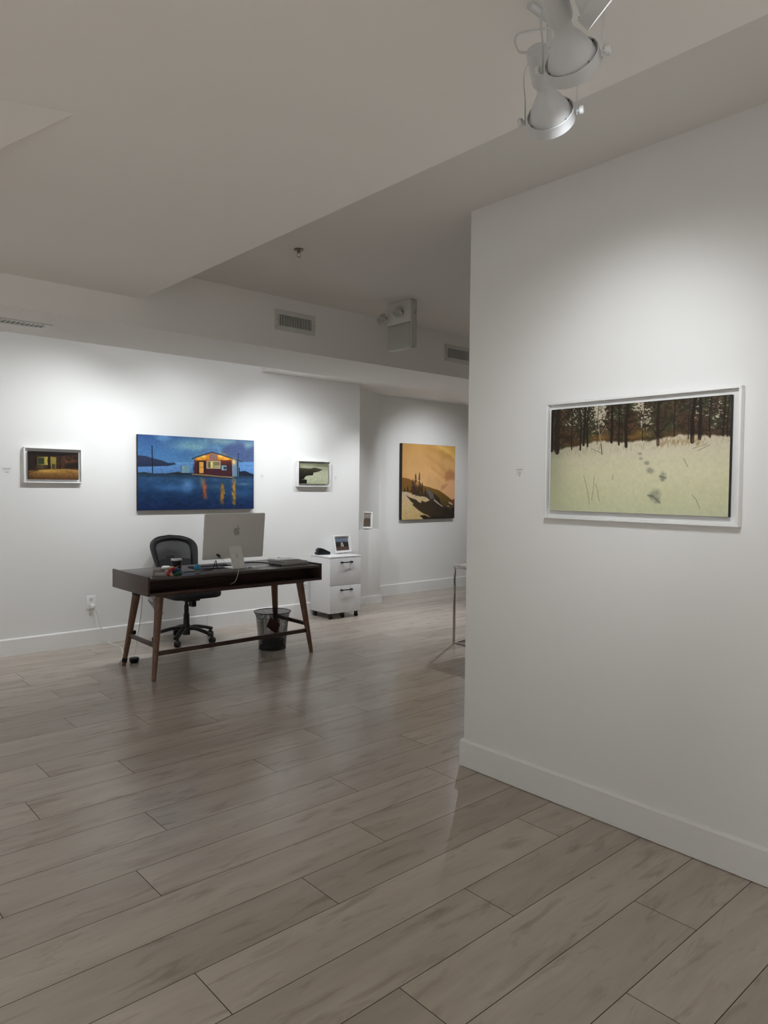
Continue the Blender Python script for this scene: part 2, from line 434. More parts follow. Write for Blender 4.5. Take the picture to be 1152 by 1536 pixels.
def art_snow():
    A = Art(480, 270, 11); q = quadmap((183, 160), (1000, 90), (985, 640), (172, 605)); P = lambda *l: [q(*p) for p in l]
    u, v = A.u, A.v
    n1 = A.noise(110, 90, 2, 0.6); n2 = A.noise(14, 10, 4, .6); n3 = A.noise(60, 40, 3, .7); n4 = A.noise(26, 40, 3, .6)
    gr = np.clip((n2 - .42) * 3.2 + (.22 - v) * 1.6, 0, 1)[..., None]
    fc = (np.array([66, 50, 36]) * (1 - gr) + np.array([58, 62, 42]) * gr) / 255
    A.im = fc * (0.50 + 0.95 * n3[..., None]) * (1.08 - .3 * np.clip(n4[..., None] - .4, 0, 1))
    A.put(np.clip((n4 - .5) * 5, 0, 1) * .6, (38, 30, 22))
    op = (0.46 * A.blob(.315, .06, .045, .16) + 0.34 * A.blob(.57, .12, .04, .14) + .30 * A.blob(.53, .03, .03, .06) + .20 * A.blob(.93, .14, .06, .18) + .16 * A.blob(.12, .10, .10, .14) + .12 * A.blob(.22, .05, .05, .10) + .16 * A.blob(.82, .16, .05, .12) + .12 * A.blob(.42, .08, .06, .10))
    A.put(np.clip((n1 * .7 + n2 * .3 - (.74 - op)) * 8, 0, 1) * (v < .31) * .9, np.array([204, 193, 172]))
    A.put((A.r.rand(A.h, A.w) > .975) * (v < .30) * .35, (186, 172, 146))
    A.put((A.r.rand(A.h, A.w) > .93) * (v < .34) * .4, (34, 28, 20))
    # warm light low between the trunks
    for (x, y, rx, ry, s_) in ((0.315, 0.30, 0.06, 0.03, 0.75), (0.55, 0.285, 0.05, 0.05, 0.55), (0.5, 0.31, 0.05, 0.02, 0.5), (0.18, 0.34, 0.10, 0.04, 0.22), (0.72, 0.30, 0.05, 0.03, 0.3)):
        A.put(A.blob(x, y, rx, ry) * s_, (146, 108, 50))
    # snow field
    edge = np.interp(u, [0, 0.1, 0.24, 0.32, 0.45, 0.6, 0.75, 0.9, 1], [0.40, 0.375, 0.335, 0.325, 0.335, 0.335, 0.30, 0.315, 0.325]) + (A.noise(50, 2, 3) - 0.5) * 0.03
    sm = np.clip((v - edge) / 0.02, 0, 1)
    sc = A.grad([(0.3, (198, 186, 164)), (0.45, (206, 199, 172)), (0.62, (212, 208, 174)), (0.85, (206, 206, 168)), (1, (200, 202, 170))])
    sc = sc * (0.955 + 0.09 * A.noise(60, 34, 4, 0.7)[..., None])
    sh = np.clip((0.33 - u) / 0.33, 0, 1)[..., None] * 0.16; sc = sc * (1 - sh) + np.array([150, 160, 128]) / 255 * sh
    A.put(sm, sc)
    A.put(np.clip((0.5 - v) * 5, 0, 1) * np.clip((0.4 - u) * 3, 0, 1) * sm * 0.5, (142, 138, 122))
    A.put(A.blob(0.0, 0.5, 0.1, 0.5) * 0.35 * sm, (120, 125, 105))
    # trunks
    tr = [(0.008, .40, .024), (.045, .42, .030), (.028, .41, .008), (.14, .40, .008), (.195, .405, .012), (.215, .36, .016), (.24, .375, .012), (.385, .345, .016), (.428, .37, .012), (.47, .39, .018),
          (.445, .355, .005), (.645, .385, .017), (.73, .315, .007), (.82, .37, .022), (.855, .345, .020), (.905, .34, .008), (.965, .33, .010), (.985, .34, .006), (.56, .345, .005), (.80, .345, .006), (.30, .36, .004)]
    for x, y, w in tr:
        A.put(A.line([(x, y), (x + A.r.uniform(-.006, .006), 0.18), (x + A.r.uniform(-.012, .012), -0.02)], w * A.asp, w * A.asp * 0.75), np.array([34, 25, 19]) + A.r.rand() * 10)
    for x, y, w in tr:      # branches
        for _ in range(7):
            yy = A.r.uniform(0.02, 0.26); d = A.r.choice([-1, 1]); l = A.r.uniform(.02, .05)
            A.put(A.line([(x, yy), (x + d * l * .6, yy - .02), (x + d * l, yy - A.r.uniform(.03, .08))], 0.005) * 0.55, (38, 32, 24))
    for x, y, dx in ((.47, .30, .05), (.645, .30, .055), (.645, .31, -.05), (.385, .27, -.04)):
        A.put(A.line([(x, y), (x + dx, y - .10)], .008), (40, 30, 22))
    A.put(A.line(P((447, 355), (440, 300), (432, 240), (428, 190)), .008), (150, 136, 112)); A.put(A.line(P((440, 270), (470, 225)), .006), (140, 126, 104))
    A.put(A.line(P((447, 355), (443, 310)), .008), (70, 60, 48))
    # grasses
    for _ in range(190):
        x = A.r.rand() ** 1.3; e = np.interp(x, [0, .3, .6, 1], [.45, .42, .39, .36]) + (A.r.rand() - .4) * .08
        A.put(A.line([(x, e), (x + A.r.uniform(-.009, .009), e - A.r.uniform(.012, .04))], .0035) * A.r.uniform(.2, .5), (118, 104, 80))
    for _ in range(130):
        x = A.r.uniform(.64, .86); e = .36 + A.r.rand() * .05
        A.put(A.line([(x, e), (x + A.r.uniform(-.012, .016), e - A.r.uniform(.02, .06))], .004) * 0.45, (142, 116, 76))
    # footprints and twigs
    for x, y, rx, ry in ((625, 352, 12, 7), (628, 375, 10, 7), (655, 395, 12, 9), (668, 430, 18, 14), (725, 455, 15, 20), (724, 470, 10, 8), (690, 540, 28, 26), (700, 565, 16, 16), (675, 545, 16, 8)):
        a = q(x, y); A.put(np.clip(A.blob(a[0], a[1], rx / 815, ry / 490) * 1.6 * (0.2 + 1.4 * A.noise(60, 36, 3, .7)) - .25, 0, 1) * .62, (124, 126, 112))
    for l in (P((660, 540), (680, 545), (712, 575)), P((710, 455), (738, 462))): A.put(A.line(l, .012) * 0.7, (104, 106, 92))
    for l in (P((355, 452), (372, 510), (384, 578)), P((408, 455), (404, 510), (394, 560)), P((414, 488), (425, 520), (432, 567)), P((846, 540), (862, 560), (876, 602)), P((812, 375), (828, 412)), P((500, 445), (497, 470)), P((395, 330), (445, 350)), P((870, 340), (915, 315)), P((850, 330), (905, 310))):
        A.put(A.line(l, .0055) * 0.7, (118, 106, 84))
    return A

def art_harbour():
    A = Art(420, 241, 5); q = quadmap((95, 113), (1047, 178), (1042, 735), (92, 738)); P = lambda *l: [q(*p) for p in l]
    u, v = A.u, A.v
    A.im = A.grad([(0, (56, 82, 136)), (0.2, (76, 114, 170)), (0.36, (92, 134, 188)), (0.5, (100, 140, 192)), (1, (30, 50, 95))])
    n = A.noise(5, 6, 5, 0.6); n2 = A.noise(9, 9, 5, 0.6)
    A.put(np.clip((n - 0.5) * 4, 0, 1) * (v < .4) * 0.55, (132, 174, 222))
    A.put(A.blob(.42, .10, .14, .10) * .5, (150, 190, 212)); A.put(A.blob(.5, .14, .2, .05) * .45, (176, 200, 196)); A.put(A.blob(.74, .04, .2, .05) * .6, (168, 176, 170)); A.put(A.blob(.95, .08, .06, .06) * .6, (170, 176, 178))
    A.put(A.poly(P((740, 330), (760, 250), (830, 205), (900, 180), (950, 195), (975, 250), (1050, 225), (1050, 360), (740, 360)), .05, .03) * .88, (82, 88, 132))
    A.put(A.poly(P((560, 290), (600, 240), (660, 215), (720, 245), (740, 300)), .05, .03) * .5, (86, 108, 168))
    A.put(A.poly(P((400, 330), (420, 250), (470, 240), (540, 300)), .05, .03) * .4, (82, 112, 172))
    A.put(np.clip((0.35 - u) * 3, 0, 1) * (v < .36) * .35 * n2, (48, 70, 128))
    # bay
    A.put(A.poly(P((90, 352), (1050, 352), (1050, 480), (90, 480)), .01), A.grad([(.4, (104, 140, 200)), (.55, (84, 116, 178))]))
    A.put(A.line(P((380, 352), (540, 352)), .008) * .6, (150, 184, 226)); A.put(A.line(P((920, 378), (1045, 380)), .006) * .5, (60, 76, 120))
    A.put(A.poly(P((90, 285), (150, 292), (210, 312), (270, 328), (320, 350), (352, 352), (365, 348), (384, 362), (320, 376), (200, 378), (90, 380)), .012), A.grad([(.28, (50, 56, 86)), (.5, (36, 42, 66))]))
    # shore and wet lot
    A.put(A.poly(P((90, 430), (140, 425), (220, 440), (300, 440), (420, 425), (520, 440), (900, 440), (960, 425), (1050, 460), (1050, 740), (90, 740)), .012, .006), A.grad([(.5, (36, 44, 56)), (.57, (50, 78, 118)), (.68, (38, 66, 108)), (.82, (30, 54, 94)), (1, (26, 42, 84))]) * (0.72 + .56 * A.noise(24, 22, 5, .7)[..., None]))
    A.put(A.line(P((92, 432), (140, 428), (200, 440), (300, 442), (400, 428)), .018) * .8, (46, 50, 52))
    A.put(A.poly(P((900, 460), (905, 430), (960, 424), (1045, 455), (1045, 472)), .01), (30, 36, 54))
    A.put(A.blob(.40, .67, .05, .09) * .75, (118, 158, 216)); A.put(A.blob(.28, .70, .14, .05) * .6, (86, 128, 192)); A.put(A.blob(.62, .68, .1, .03) * .45, (84, 110, 132)); A.put(A.blob(.9, .64, .07, .02) * .6, (104, 134, 160)); A.put(A.blob(.87, .78, .12, .06) * .4, (66, 108, 160))
    A.put(A.line(P((100, 455), (300, 462), (520, 480)), .02) * .4, (40, 56, 82))
    # pole, crate
    A.put(A.line(P((200, 210), (203, 430)), .014), (22, 26, 44)); A.put(A.line(P((262, 385), (278, 435)), .005) * .6, (40, 50, 80))
    A.put(A.poly(P((418, 373), (493, 374), (493, 436), (418, 436)), .006), A.hgrad([(.34, (70, 90, 118)), (.36, (140, 164, 180)), (.42, (118, 146, 170))])); A.put(A.line(P((455, 375), (455, 436)), .005) * .5, (84, 104, 130)); A.put(A.line(P((418, 438), (493, 438)), .012), (26, 32, 46))
    # house
    A.put(A.poly(P((530, 322), (680, 270), (850, 326), (850, 468), (530, 452)), .006), A.hgrad([(.45, (84, 40, 44)), (.6, (72, 36, 46)), (.8, (62, 32, 42))]))
    A.put(A.poly(P((848, 326), (905, 340), (910, 352), (906, 466), (850, 470)), .006), A.hgrad([(.79, (132, 144, 168)), (.85, (100, 116, 150))]))
    A.put(A.poly(P((535, 318), (680, 272), (850, 324), (850, 334), (535, 334)), .006), (206, 116, 36))
    for x, y, rx, ry in ((610, 303, .035, .03), (755, 303, .045, .035), (570, 318, .03, .02), (800, 322, .03, .02)): 
        a = q(x, y); A.put(A.blob(a[0], a[1], rx, ry), (250, 186, 70))
    A.put(A.poly(P((655, 292), (680, 276), (722, 290), (722, 332), (655, 332)), .01), (146, 112, 106))
    for x, y in ((606, 300), (745, 298)):
        a = q(x, y); A.put(A.blob(a[0], a[1], .010, .014), (255, 236, 150))
    A.put(A.line(P((512, 318), (560, 300), (676, 266), (760, 290), (935, 346)), .020), (50, 62, 88)); A.put(A.line(P((512, 312), (560, 294), (676, 261), (760, 285), (935, 341)), .007) * .6, (104, 134, 170))
    A.put(A.poly(P((530, 335), (850, 338), (850, 352), (530, 348)), .02) * .35, (170, 70, 34))
    A.put(A.poly(P((556, 335), (622, 336), (622, 442), (556, 440)), .006), (40, 24, 30)); A.put(A.poly(P((569, 345), (605, 346), (605, 438), (569, 436)), .008), (232, 168, 78)); A.put(A.line(P((569, 392), (605, 392)), .008) * .7, (150, 96, 50))
    A.put(A.poly(P((630, 336), (748, 340), (748, 403), (630, 400)), .005), (196, 182, 150)); A.put(A.poly(P((637, 343), (742, 347), (742, 396), (637, 394)), .005), (128, 120, 84)); A.put(A.poly(P((664, 345), (684, 345), (684, 394), (664, 394)), .006), (226, 206, 130)); A.put(A.poly(P((692, 375), (742, 376), (742, 394), (692, 393)), .006) * .7, (190, 180, 128)); A.put(A.line(P((654, 344), (654, 394)), .008), (74, 60, 48))
    A.put(A.poly(P((757, 376), (800, 378), (800, 417), (757, 415)), .005), (140, 158, 172)); A.put(A.poly(P((775, 386), (798, 387), (798, 410), (775, 409)), .006), (48, 58, 82)); A.put(A.poly(P((750, 345), (820, 350), (820, 368), (750, 366)), .02) * .6, (112, 46, 34))
    a = q(864, 350); A.put(A.blob(a[0], a[1], .018, .04), (240, 200, 110))
    A.put(A.line(P((897, 345), (897, 462)), .016), (30, 34, 52)); A.put(A.line(P((912, 400), (912, 455)), .016), (24, 28, 44)); A.put(A.line(P((903, 280), (903, 335)), .010), (36, 42, 68)); A.put(A.line(P((903, 283), (925, 290)), .007), (36, 42, 68))
    A.put(A.line(P((515, 447), (600, 452), (720, 466), (852, 476)), .020), (140, 120, 92)); A.put(A.line(P((515, 456), (620, 464), (852, 484)), .012) * .8, (26, 28, 44)); A.put(A.blob(*q(525, 400), .008, .06) * .8, (34, 32, 44))
    # reflections on the wet ground
    for x, y0, y1, w, c, c2 in ((606, 490, 645, .022, (176, 98, 60), (214, 96, 64)), (762, 530, 690, .022, (170, 116, 44), (226, 164, 60)), (865, 490, 700, .024, (196, 136, 44), (232, 176, 66))):
        a = q(x, (y0 + y1) / 2); A.put(A.blob(a[0], a[1], w * .8, .16) * .5, tuple(k_ * .6 for k_ in c))
        for k in range(90):
            t = A.r.rand(); yy = y0 + (y1 - y0) * t; a = q(x + A.r.normal() * 9 + (14 if x == 606 else 0) * t, yy)
            A.put(A.blob(a[0], a[1], w * .22, .016) * .45 * (1 - 1.1 * abs(t - .5)), c if k % 3 else c2)
    A.put(A.blob(*q(590, 510), .02, .06) * .5, (150, 150, 130))
    A.im *= (0.86 + .28 * A.noise(110, 70, 3, .7)[..., None]); A.im *= np.where((A.im[..., 2] > A.im[..., 0] * 1.15)[..., None], np.array([.93, 1.03, 1.0]), 1.0)
    return A

def art_porch():
    A = Art(200, 104, 21); q = quadmap((245, 325), (673, 335), (672, 562), (247, 557)); P = lambda *l: [q(*p) for p in l]
    A.im = A.hgrad([(0, (30, 20, 14)), (.6, (50, 32, 20)), (.75, (84, 52, 32)), (1, (74, 42, 26))])
    A.im *= (.7 + .6 * A.noise(20, 12, 4)[..., None])
    A.put(A.poly(P((245, 325), (673, 330), (673, 350), (530, 365), (245, 352)), .03), (22, 14, 10))
    A.put(A.poly(P((318, 372), (408, 372), (408, 440), (318, 440)), .02), A.hgrad([(.15, (66, 66, 36)), (.36, (168, 152, 72)), (.38, (128, 112, 50))])); A.put(A.poly(P((326, 382), (376, 380), (376, 432), (326, 434)), .03), (44, 50, 34))
    A.put(A.poly(P((430, 370), (478, 375), (476, 470), (430, 472)), .02), (134, 118, 52)); A.put(A.poly(P((440, 430), (470, 432), (470, 470), (440, 470)), .03), (66, 52, 28))
    for x in (302, 414, 512): A.put(A.line(P((x, 360), (x, 474)), .035), (18, 12, 8))
    A.put(A.line(P((412, 400), (424, 460)), .09), (26, 18, 10)); A.put(A.poly(P((252, 370), (298, 370), (298, 474), (252, 474)), .02) * .7, (40, 26, 18))
    A.put(A.blob(*q(350, 455), .09, .09) * .5 * (A.noise(50, 30, 2) * 2), (120, 100, 70))
    A.put(A.poly(P((550, 430), (673, 410), (673, 468), (550, 470)), .08), (30, 22, 18))
    for k in range(60):
        a = q(A.r.uniform(560, 668), A.r.uniform(338, 400)); A.put(A.blob(a[0], a[1], .016, .03) * .7, (30, 22, 14))
    A.put(A.poly(P((240, 486), (420, 474), (560, 472), (680, 480), (680, 570), (240, 570)), .03), A.grad([(.6, (160, 124, 62)), (.78, (122, 88, 44)), (1, (80, 52, 28))]) * (.8 + .4 * A.noise(40, 24, 3)[..., None]))
    A.put(A.line(P((250, 482), (330, 484), (250, 500)), .02), (30, 20, 12)); A.put(A.line(P((560, 486), (640, 512)), .03) * .6, (92, 62, 34)); A.put(A.blob(*q(400, 490), .2, .06) * .4, (220, 180, 84))
    A.put(np.clip((.12 - A.u) * 6, 0, 1) * .4, (40, 26, 16))
    return A

def art_shore():
    A = Art(180, 130, 31); q = quadmap((200, 200), (832, 225), (825, 650), (180, 645)); P = lambda *l: [q(*p) for p in l]
    A.im = A.grad([(0, (112, 116, 92)), (.12, (132, 134, 112)), (.25, (150, 152, 128)), (.6, (176, 180, 154)), (1, (160, 164, 134))])
    A.put(A.blob(.25, .14, .18, .06) * .7 * (A.noise(14, 10, 3) * 1.6), (186, 182, 160)); A.put(A.poly(P((560, 215), (832, 225), (832, 285), (560, 260)), .06), (112, 116, 90))
    A.put(A.blob(.55, .2, .4, .03) * .5, (178, 178, 156))
    A.put((A.v > .33) * np.clip((A.noise(40, 40, 3, .7) - .45) * 5, 0, 1) * .45, (202, 206, 180)); A.put((A.v > .5) * np.clip((A.noise(50, 46, 2) - .55) * 5, 0, 1) * .4, (128, 132, 104))
    A.put(A.poly(P((180, 300), (430, 322), (530, 300), (640, 330), (700, 350), (640, 372), (560, 395), (490, 410), (485, 460), (340, 478), (300, 510), (280, 540), (350, 570), (330, 640), (170, 650)), .012, .02), A.grad([(.2, (62, 62, 44)), (.45, (44, 42, 30)), (.7, (20, 19, 17)), (1, (24, 22, 20))]) * (.7 + .6 * A.noise(30, 20, 3)[..., None]))
    A.put(A.line(P((240, 556), (350, 560)), .02), (120, 122, 102)); A.put(A.line(P((190, 210), (182, 640)), .035), (14, 14, 13)); A.put(A.line(P((580, 380), (640, 395)), .02) * .7, (78, 78, 58))
    return A

def art_peak():
    A = Art(240, 242, 41); q = quadmap((150, 110), (1055, 175), (1025, 1395), (128, 1415)); P = lambda *l: [q(*p) for p in l]
    u, v = A.u, A.v
    A.im = A.grad([(0, (190, 146, 84)), (.2, (196, 152, 96)), (.4, (206, 160, 106)), (.55, (212, 164, 112)), (1, (206, 152, 108))]) * (.94 + .12 * A.noise(8, 8, 5, .6)[..., None])
    A.put(np.clip((.25 - u) * 3, 0, 1) * (v < .5) * .45, (172, 126, 62))
    A.put(A.poly(P((640, 180), (850, 250), (960, 310), (1060, 440), (1060, 170), (780, 160)), .06, .04) * .6, (216, 172, 92))
    for l, w, c, s_ in ((P((770, 165), (880, 230), (1000, 330), (1050, 380)), .05, (228, 190, 110), .55), (P((560, 330), (760, 480), (900, 610)), .05, (190, 132, 78), .5), (P((640, 540), (780, 660), (900, 780)), .05, (190, 134, 86), .5), (P((600, 200), (820, 290), (1000, 400)), .06, (184, 132, 66), .4), (P((620, 580), (860, 760), (930, 820)), .03, (228, 178, 116), .5), (P((830, 350), (960, 330)), .04, (176, 128, 60), .5)):
        A.put(A.line(l, w, soft=.05) * s_, c)
    A.put(A.poly(P((880, 600), (940, 565), (1050, 620), (1050, 740), (900, 770), (860, 690)), .06, .05) * .7, (164, 108, 74)); A.put(A.poly(P((780, 900), (900, 760), (1060, 740), (1060, 1060), (960, 1060)), .05, .04) * .75, (214, 162, 120)); A.put(A.poly(P((940, 400), (1060, 400), (1060, 580), (960, 500)), .06, .06) * .4, (224, 168, 108))
    A.put(A.poly(P((800, 830), (930, 820), (860, 900), (780, 920)), .03, .05) * .6, (172, 120, 84))
    A.put(A.poly(P((130, 690), (240, 710), (330, 760), (480, 830), (620, 870), (760, 920), (900, 1020), (1040, 1130), (1040, 1420), (130, 1420)), .008, .01), A.grad([(.45, (124, 84, 40)), (.6, (116, 84, 34)), (.75, (92, 72, 34)), (1, (50, 38, 26))]))
    A.put(A.poly(P((950, 1100), (1050, 1050), (1050, 1180), (960, 1120)), .02), (122, 62, 34))
    A.put(A.poly(P((560, 900), (600, 895), (660, 970), (760, 1050), (800, 1170), (960, 1240), (1040, 1180), (1040, 1420), (500, 1420), (450, 1100)), .01, .02), A.hgrad([(.4, (70, 60, 50)), (.6, (58, 48, 38)), (1, (40, 32, 24))]) * (.75 + .5 * A.noise(24, 24, 3)[..., None]))
    A.put(A.poly(P((540, 920), (590, 895), (650, 970), (670, 1060), (600, 1060)), .015, .01), (98, 92, 84))
    # snow
    A.put(A.poly(P((125, 930), (240, 945), (330, 975), (420, 1010), (500, 1020), (560, 1050), (600, 1090), (520, 1120), (460, 1090), (440, 1140), (380, 1100), (300, 1160), (400, 1250), (480, 1300), (560, 1340), (600, 1370), (510, 1410), (125, 1420)), .008, .012), A.grad([(.6, (176, 160, 140)), (.75, (196, 172, 128)), (1, (192, 166, 112))]) * (.9 + .2 * A.noise(60, 60, 3)[..., None]))
    A.put(A.poly(P((205, 1010), (300, 1030), (380, 1100), (440, 1140), (520, 1120), (620, 1100), (660, 1250), (620, 1380), (520, 1300), (420, 1250), (330, 1180), (290, 1090)), .012, .04), (60, 48, 34)); A.put(A.poly(P((420, 1340), (500, 1330), (600, 1370), (1030, 1380), (1030, 1420), (500, 1410)), .01, .02), (40, 32, 24))
    A.put(A.line(P((670, 1080), (740, 1140), (810, 1190)), .022, .01), (176, 164, 146)); A.put(A.line(P((930, 1125), (985, 1155)), .02), (196, 172, 140)); A.put(A.line(P((900, 1185), (930, 1192)), .014), (150, 140, 120))
    # conifers
    for x, y0, y1, w in ((362, 640, 975, .15), (425, 618, 1000, .14), (315, 730, 950, .13), (470, 790, 1010, .10), (520, 880, 1000, .06), (230, 850, 930, .04), (180, 870, 930, .03), (395, 880, 1000, .12), (340, 800, 985, .11)):
        a = q(x, y0); c = q(x, y1); hh = c[1] - a[1]; nb = int(26 + hh * 150)
        A.put(A.line([a, (a[0] + .004, c[1])], .008, .016), (46, 30, 22))
        for k in range(nb):
            t = (k + A.r.rand()) / nb; yy = a[1] + hh * t; hw = w * .5 * (.03 + .97 * t) * A.r.uniform(.45, 1.0) * A.r.choice([-1, 1])
            if A.r.rand() < .2: continue
            A.put(A.line([(a[0], yy), (a[0] + hw, yy + abs(hw) * A.r.uniform(-.05, .45))], .012, .005, soft=.008) * .8, np.array([70, 44, 32]) + A.r.uniform(-14, 12) if x in (362, 315) else np.array([56, 44, 32]) + A.r.uniform(-12, 14))
    A.put(A.blob(*q(385, 800), .04, .025) * .8, (196, 148, 90))
    return A

def art_small(seed, sky, hill, house, ground):
    A = Art(90, 70, seed)
    A.im = A.grad([(0, sky), (.35, tuple(c * .8 for c in sky)), (1, ground)])
    A.put(np.clip((A.v - .28 - .12 * A.noise(6, 1, 3)) * 20, 0, 1), np.array(hill)); A.im *= (.75 + .5 * A.noise(24, 20, 3)[..., None])
    if house:
        A.put(A.poly([(.40, .72), (.42, .46), (.50, .36), (.58, .46), (.62, .72)], .02), house); A.put(A.line([(.50, .5), (.50, .7)], .05), (60, 50, 46))
    A.put(np.clip((A.v - .72) * 20, 0, 1), np.array(ground)); A.im *= (.9 + .2 * A.noise(30, 30, 2)[..., None])
    return A

def paint_mat(name):
    m = bpy.data.materials.new(name); m.use_nodes = True
    N = m.node_tree.nodes; L = m.node_tree.links; b = N['Principled BSDF']
    a = N.new('ShaderNodeAttribute'); a.attribute_name = 'paint'; L.new(a.outputs['Color'], b.inputs['Base Color'])
    b.inputs['Roughness'].default_value = 0.5; b.inputs['Specular IOR Level'].default_value = 0.25
    tc = N.new('ShaderNodeTexCoord'); n = N.new('ShaderNodeTexNoise'); n.inputs['Scale'].default_value = 260; L.new(tc.outputs['Object'], n.inputs['Vector'])
    bp = N.new('ShaderNodeBump'); bp.inputs['Strength'].default_value = 0.08; bp.inputs['Distance'].default_value = 0.001; L.new(n.outputs['Fac'], bp.inputs['Height']); L.new(bp.outputs['Normal'], b.inputs['Normal'])
    return m
M['paint'] = paint_mat('painted_surface')

def picture_face(name, A, TL, TR, BL, parent, gain=1.0):
    """painted surface: a fine grid of colours, corners in world space"""
    TL, TR, BL = map(Vector, (TL, TR, BL)); o0 = Vector(ORG[parent.name])
    im = np.clip(A.im, 0, 1); l = np.where(im <= .04045, im / 12.92, ((im + .055) / 1.055) ** 2.4) * gain; l = np.clip(l, 0, .9)
    h, w = A.h, A.w
    ii, jj = np.meshgrid(np.arange(w) / (w - 1), np.arange(h) / (h - 1))
    base = np.array(TL - o0); du = np.array(TR - TL); dv = np.array(BL - TL)
    co = base + ii[..., None] * du + jj[..., None] * dv
    idx = np.arange(w * h).reshape(h, w)
    F = np.stack([idx[:-1, :-1], idx[1:, :-1], idx[1:, 1:], idx[:-1, 1:]], -1).reshape(-1, 4)
    me = bpy.data.meshes.new(name); me.vertices.add(w * h); me.vertices.foreach_set('co', co.astype(np.float32).ravel())
    me.loops.add(F.size); me.loops.foreach_set('vertex_index', F.astype(np.int32).ravel())
    me.polygons.add(len(F)); me.polygons.foreach_set('loop_start', np.arange(0, F.size, 4, dtype=np.int32))
    me.update(calc_edges=True); me.validate()
    at = me.attributes.new('paint', 'FLOAT_COLOR', 'POINT')
    at.data.foreach_set('color', np.concatenate([l, np.ones((h, w, 1))], -1).astype(np.float32).ravel())
    me.materials.append(M['paint'])
    o = bpy.data.objects.new(name, me); COL.objects.link(o); o.parent = parent; ORG[o.name] = tuple(o0)
    return o

def frame_boxes(b, a0, a1, z0, z1, t, d0, d1, axis, bev=0.0015):
    """four mitred-looking bars of a rectangular frame; axis = wall normal axis"""
    for (p0, p1, q0, q1) in ((a0, a1, z1 - t, z1), (a0, a1, z0, z0 + t), (a0, a0 + t, z0 + t, z1 - t), (a1 - t, a1, z0 + t, z1 - t)):
        if axis == 'y': b.box(p0, p1, d0, d1, q0, q1, bev)
        else: b.box(d0, d1, p0, p1, q0, q1, bev)
    return b

# ------------------------------------------------------------------ the five paintings
G_ = 1.12
# snow wood on the right partition (face towards -X)
p = thing('framed_painting', 'large white-framed painting of footprints in snow under dark pines, on the right wall', 'painting', (XR, 1.6, 1.63))
frame = finish('frame', frame_boxes(B(), 1.146, 2.040, 1.356, 1.899, 0.011, XR - 0.034, XR, 'x'), M['fwhite'], p)
finish('backing_tray', B().box(XR - 0.009, XR - 0.001, 1.155, 2.031, 1.365, 1.890), M['fwhite'], frame)
cv = finish('canvas', B().box(XR - 0.031, XR - 0.009, 1.184, 2.010, 1.393, 1.866, 0.0015), M['canvasedge'], p)
picture_face('painted_scene', art_snow(), (XR - 0.0315, 2.009, 1.865), (XR - 0.0315, 1.185, 1.865), (XR - 0.0315, 2.009, 1.394), cv, 1.0)

# harbour building at dusk above the desk
p = thing('art_painting', 'wide unframed blue painting of a lit building by a harbour at dusk, above the desk', 'painting', (3.457, YL, 1.61))
cv = finish('canvas', B().box(2.815, 4.099, YL - 0.036, YL - 0.001, 1.243, 1.976, 0.002), M['canvasedge'], p)
picture_face('painted_scene', art_harbour(), (2.816, YL - 0.0365, 1.975), (4.098, YL - 0.0365, 1.975), (2.816, YL - 0.0365, 1.244), cv, .95)

def framed_y(name, label, x0, x1, z0, z1, art, margin, depth=0.042):
    p = thing(name, label, 'painting', ((x0 + x1) / 2, YL, (z0 + z1) / 2))
    f = finish('frame', frame_boxes(B(), x0, x1, z0, z1, 0.010, YL - depth, YL, 'y'), M['fwhite'], p)
    finish('backing_tray', B().box(x0 + .008, x1 - .008, YL - .010, YL - .001, z0 + .008, z1 - .008), M['fwhite'], f)
    l, r, t, bt = margin
    c = finish('canvas', B().box(x0 + l, x1 - r, YL - depth + .006, YL - .010, z0 + bt, z1 - t, 0.0015), M['canvasedge'], p)
    yy = YL - depth + .0055
    picture_face('painted_scene', art, (x0 + l + .001, yy, z1 - t - .001), (x1 - r - .001, yy, z1 - t - .001), (x0 + l + .001, yy, z0 + bt + .001), c, G_)
framed_y('framed_painting', 'small white-framed dark painting of a porch lit at night, left of the desk', 1.804, 2.294, 1.500, 1.810, art_porch(), (.036, .030, .034, .030))
framed_y('framed_painting', 'small white-framed painting of a pale rocky shore, right of the blue painting', 4.664, 5.124, 1.487, 1.783, art_shore(), (.022, .030, .030, .032), 0.055)

p = thing('art_painting', 'tall unframed orange painting of a glowing mountainside and conifers, on the far wall', 'painting', (7.31, YF, 1.57))
cv = finish('canvas', B().box(6.775, 7.845, YF - .055, YF - .001, 1.036, 2.097, 0.002), M['canvasedge'], p)
picture_face('painted_scene', art_peak(), (6.776, YF - .0555, 2.096), (7.844, YF - .0555, 2.096), (6.776, YF - .0555, 1.037), cv, G_)

# ------------------------------------------------------------------ wall labels
def wall_label(label, axis, a, w_, h_, zc, d, rows, ink):
    t = thing('wall_label', label, 'label', (d, a, zc) if axis == 'x' else (a, d, zc), 'artwork labels on the walls')
    if axis == 'x': finish('card', B().box(d - .0015, d, a - w_ / 2, a + w_ / 2, zc - h_ / 2, zc + h_ / 2), M['card'], t)
    else: finish('card', B().box(a - w_ / 2, a + w_ / 2, d - .0015, d, zc - h_ / 2, zc + h_ / 2), M['card'], t)
    b = B(); r = random.Random(int(a * 100))
    for zr, hw, th in rows:
        x = -hw
        while x < hw:
            l = min(r.uniform(.003, .007), hw - x)
            if axis == 'x': b.box(d - .0022, d - .0012, a - x - l, a - x, zc + zr - th / 2, zc + zr + th / 2)
            else: b.box(a + x, a + x + l, d - .0022, d - .0012, zc + zr - th / 2, zc + zr + th / 2)
            x += l + .0016
    finish('printed_lines', b, ink, t)
R_ = [(.014, .018, .003), (.003, .010, .002), (-.003, .009, .002), (-.009, .008, .002)]
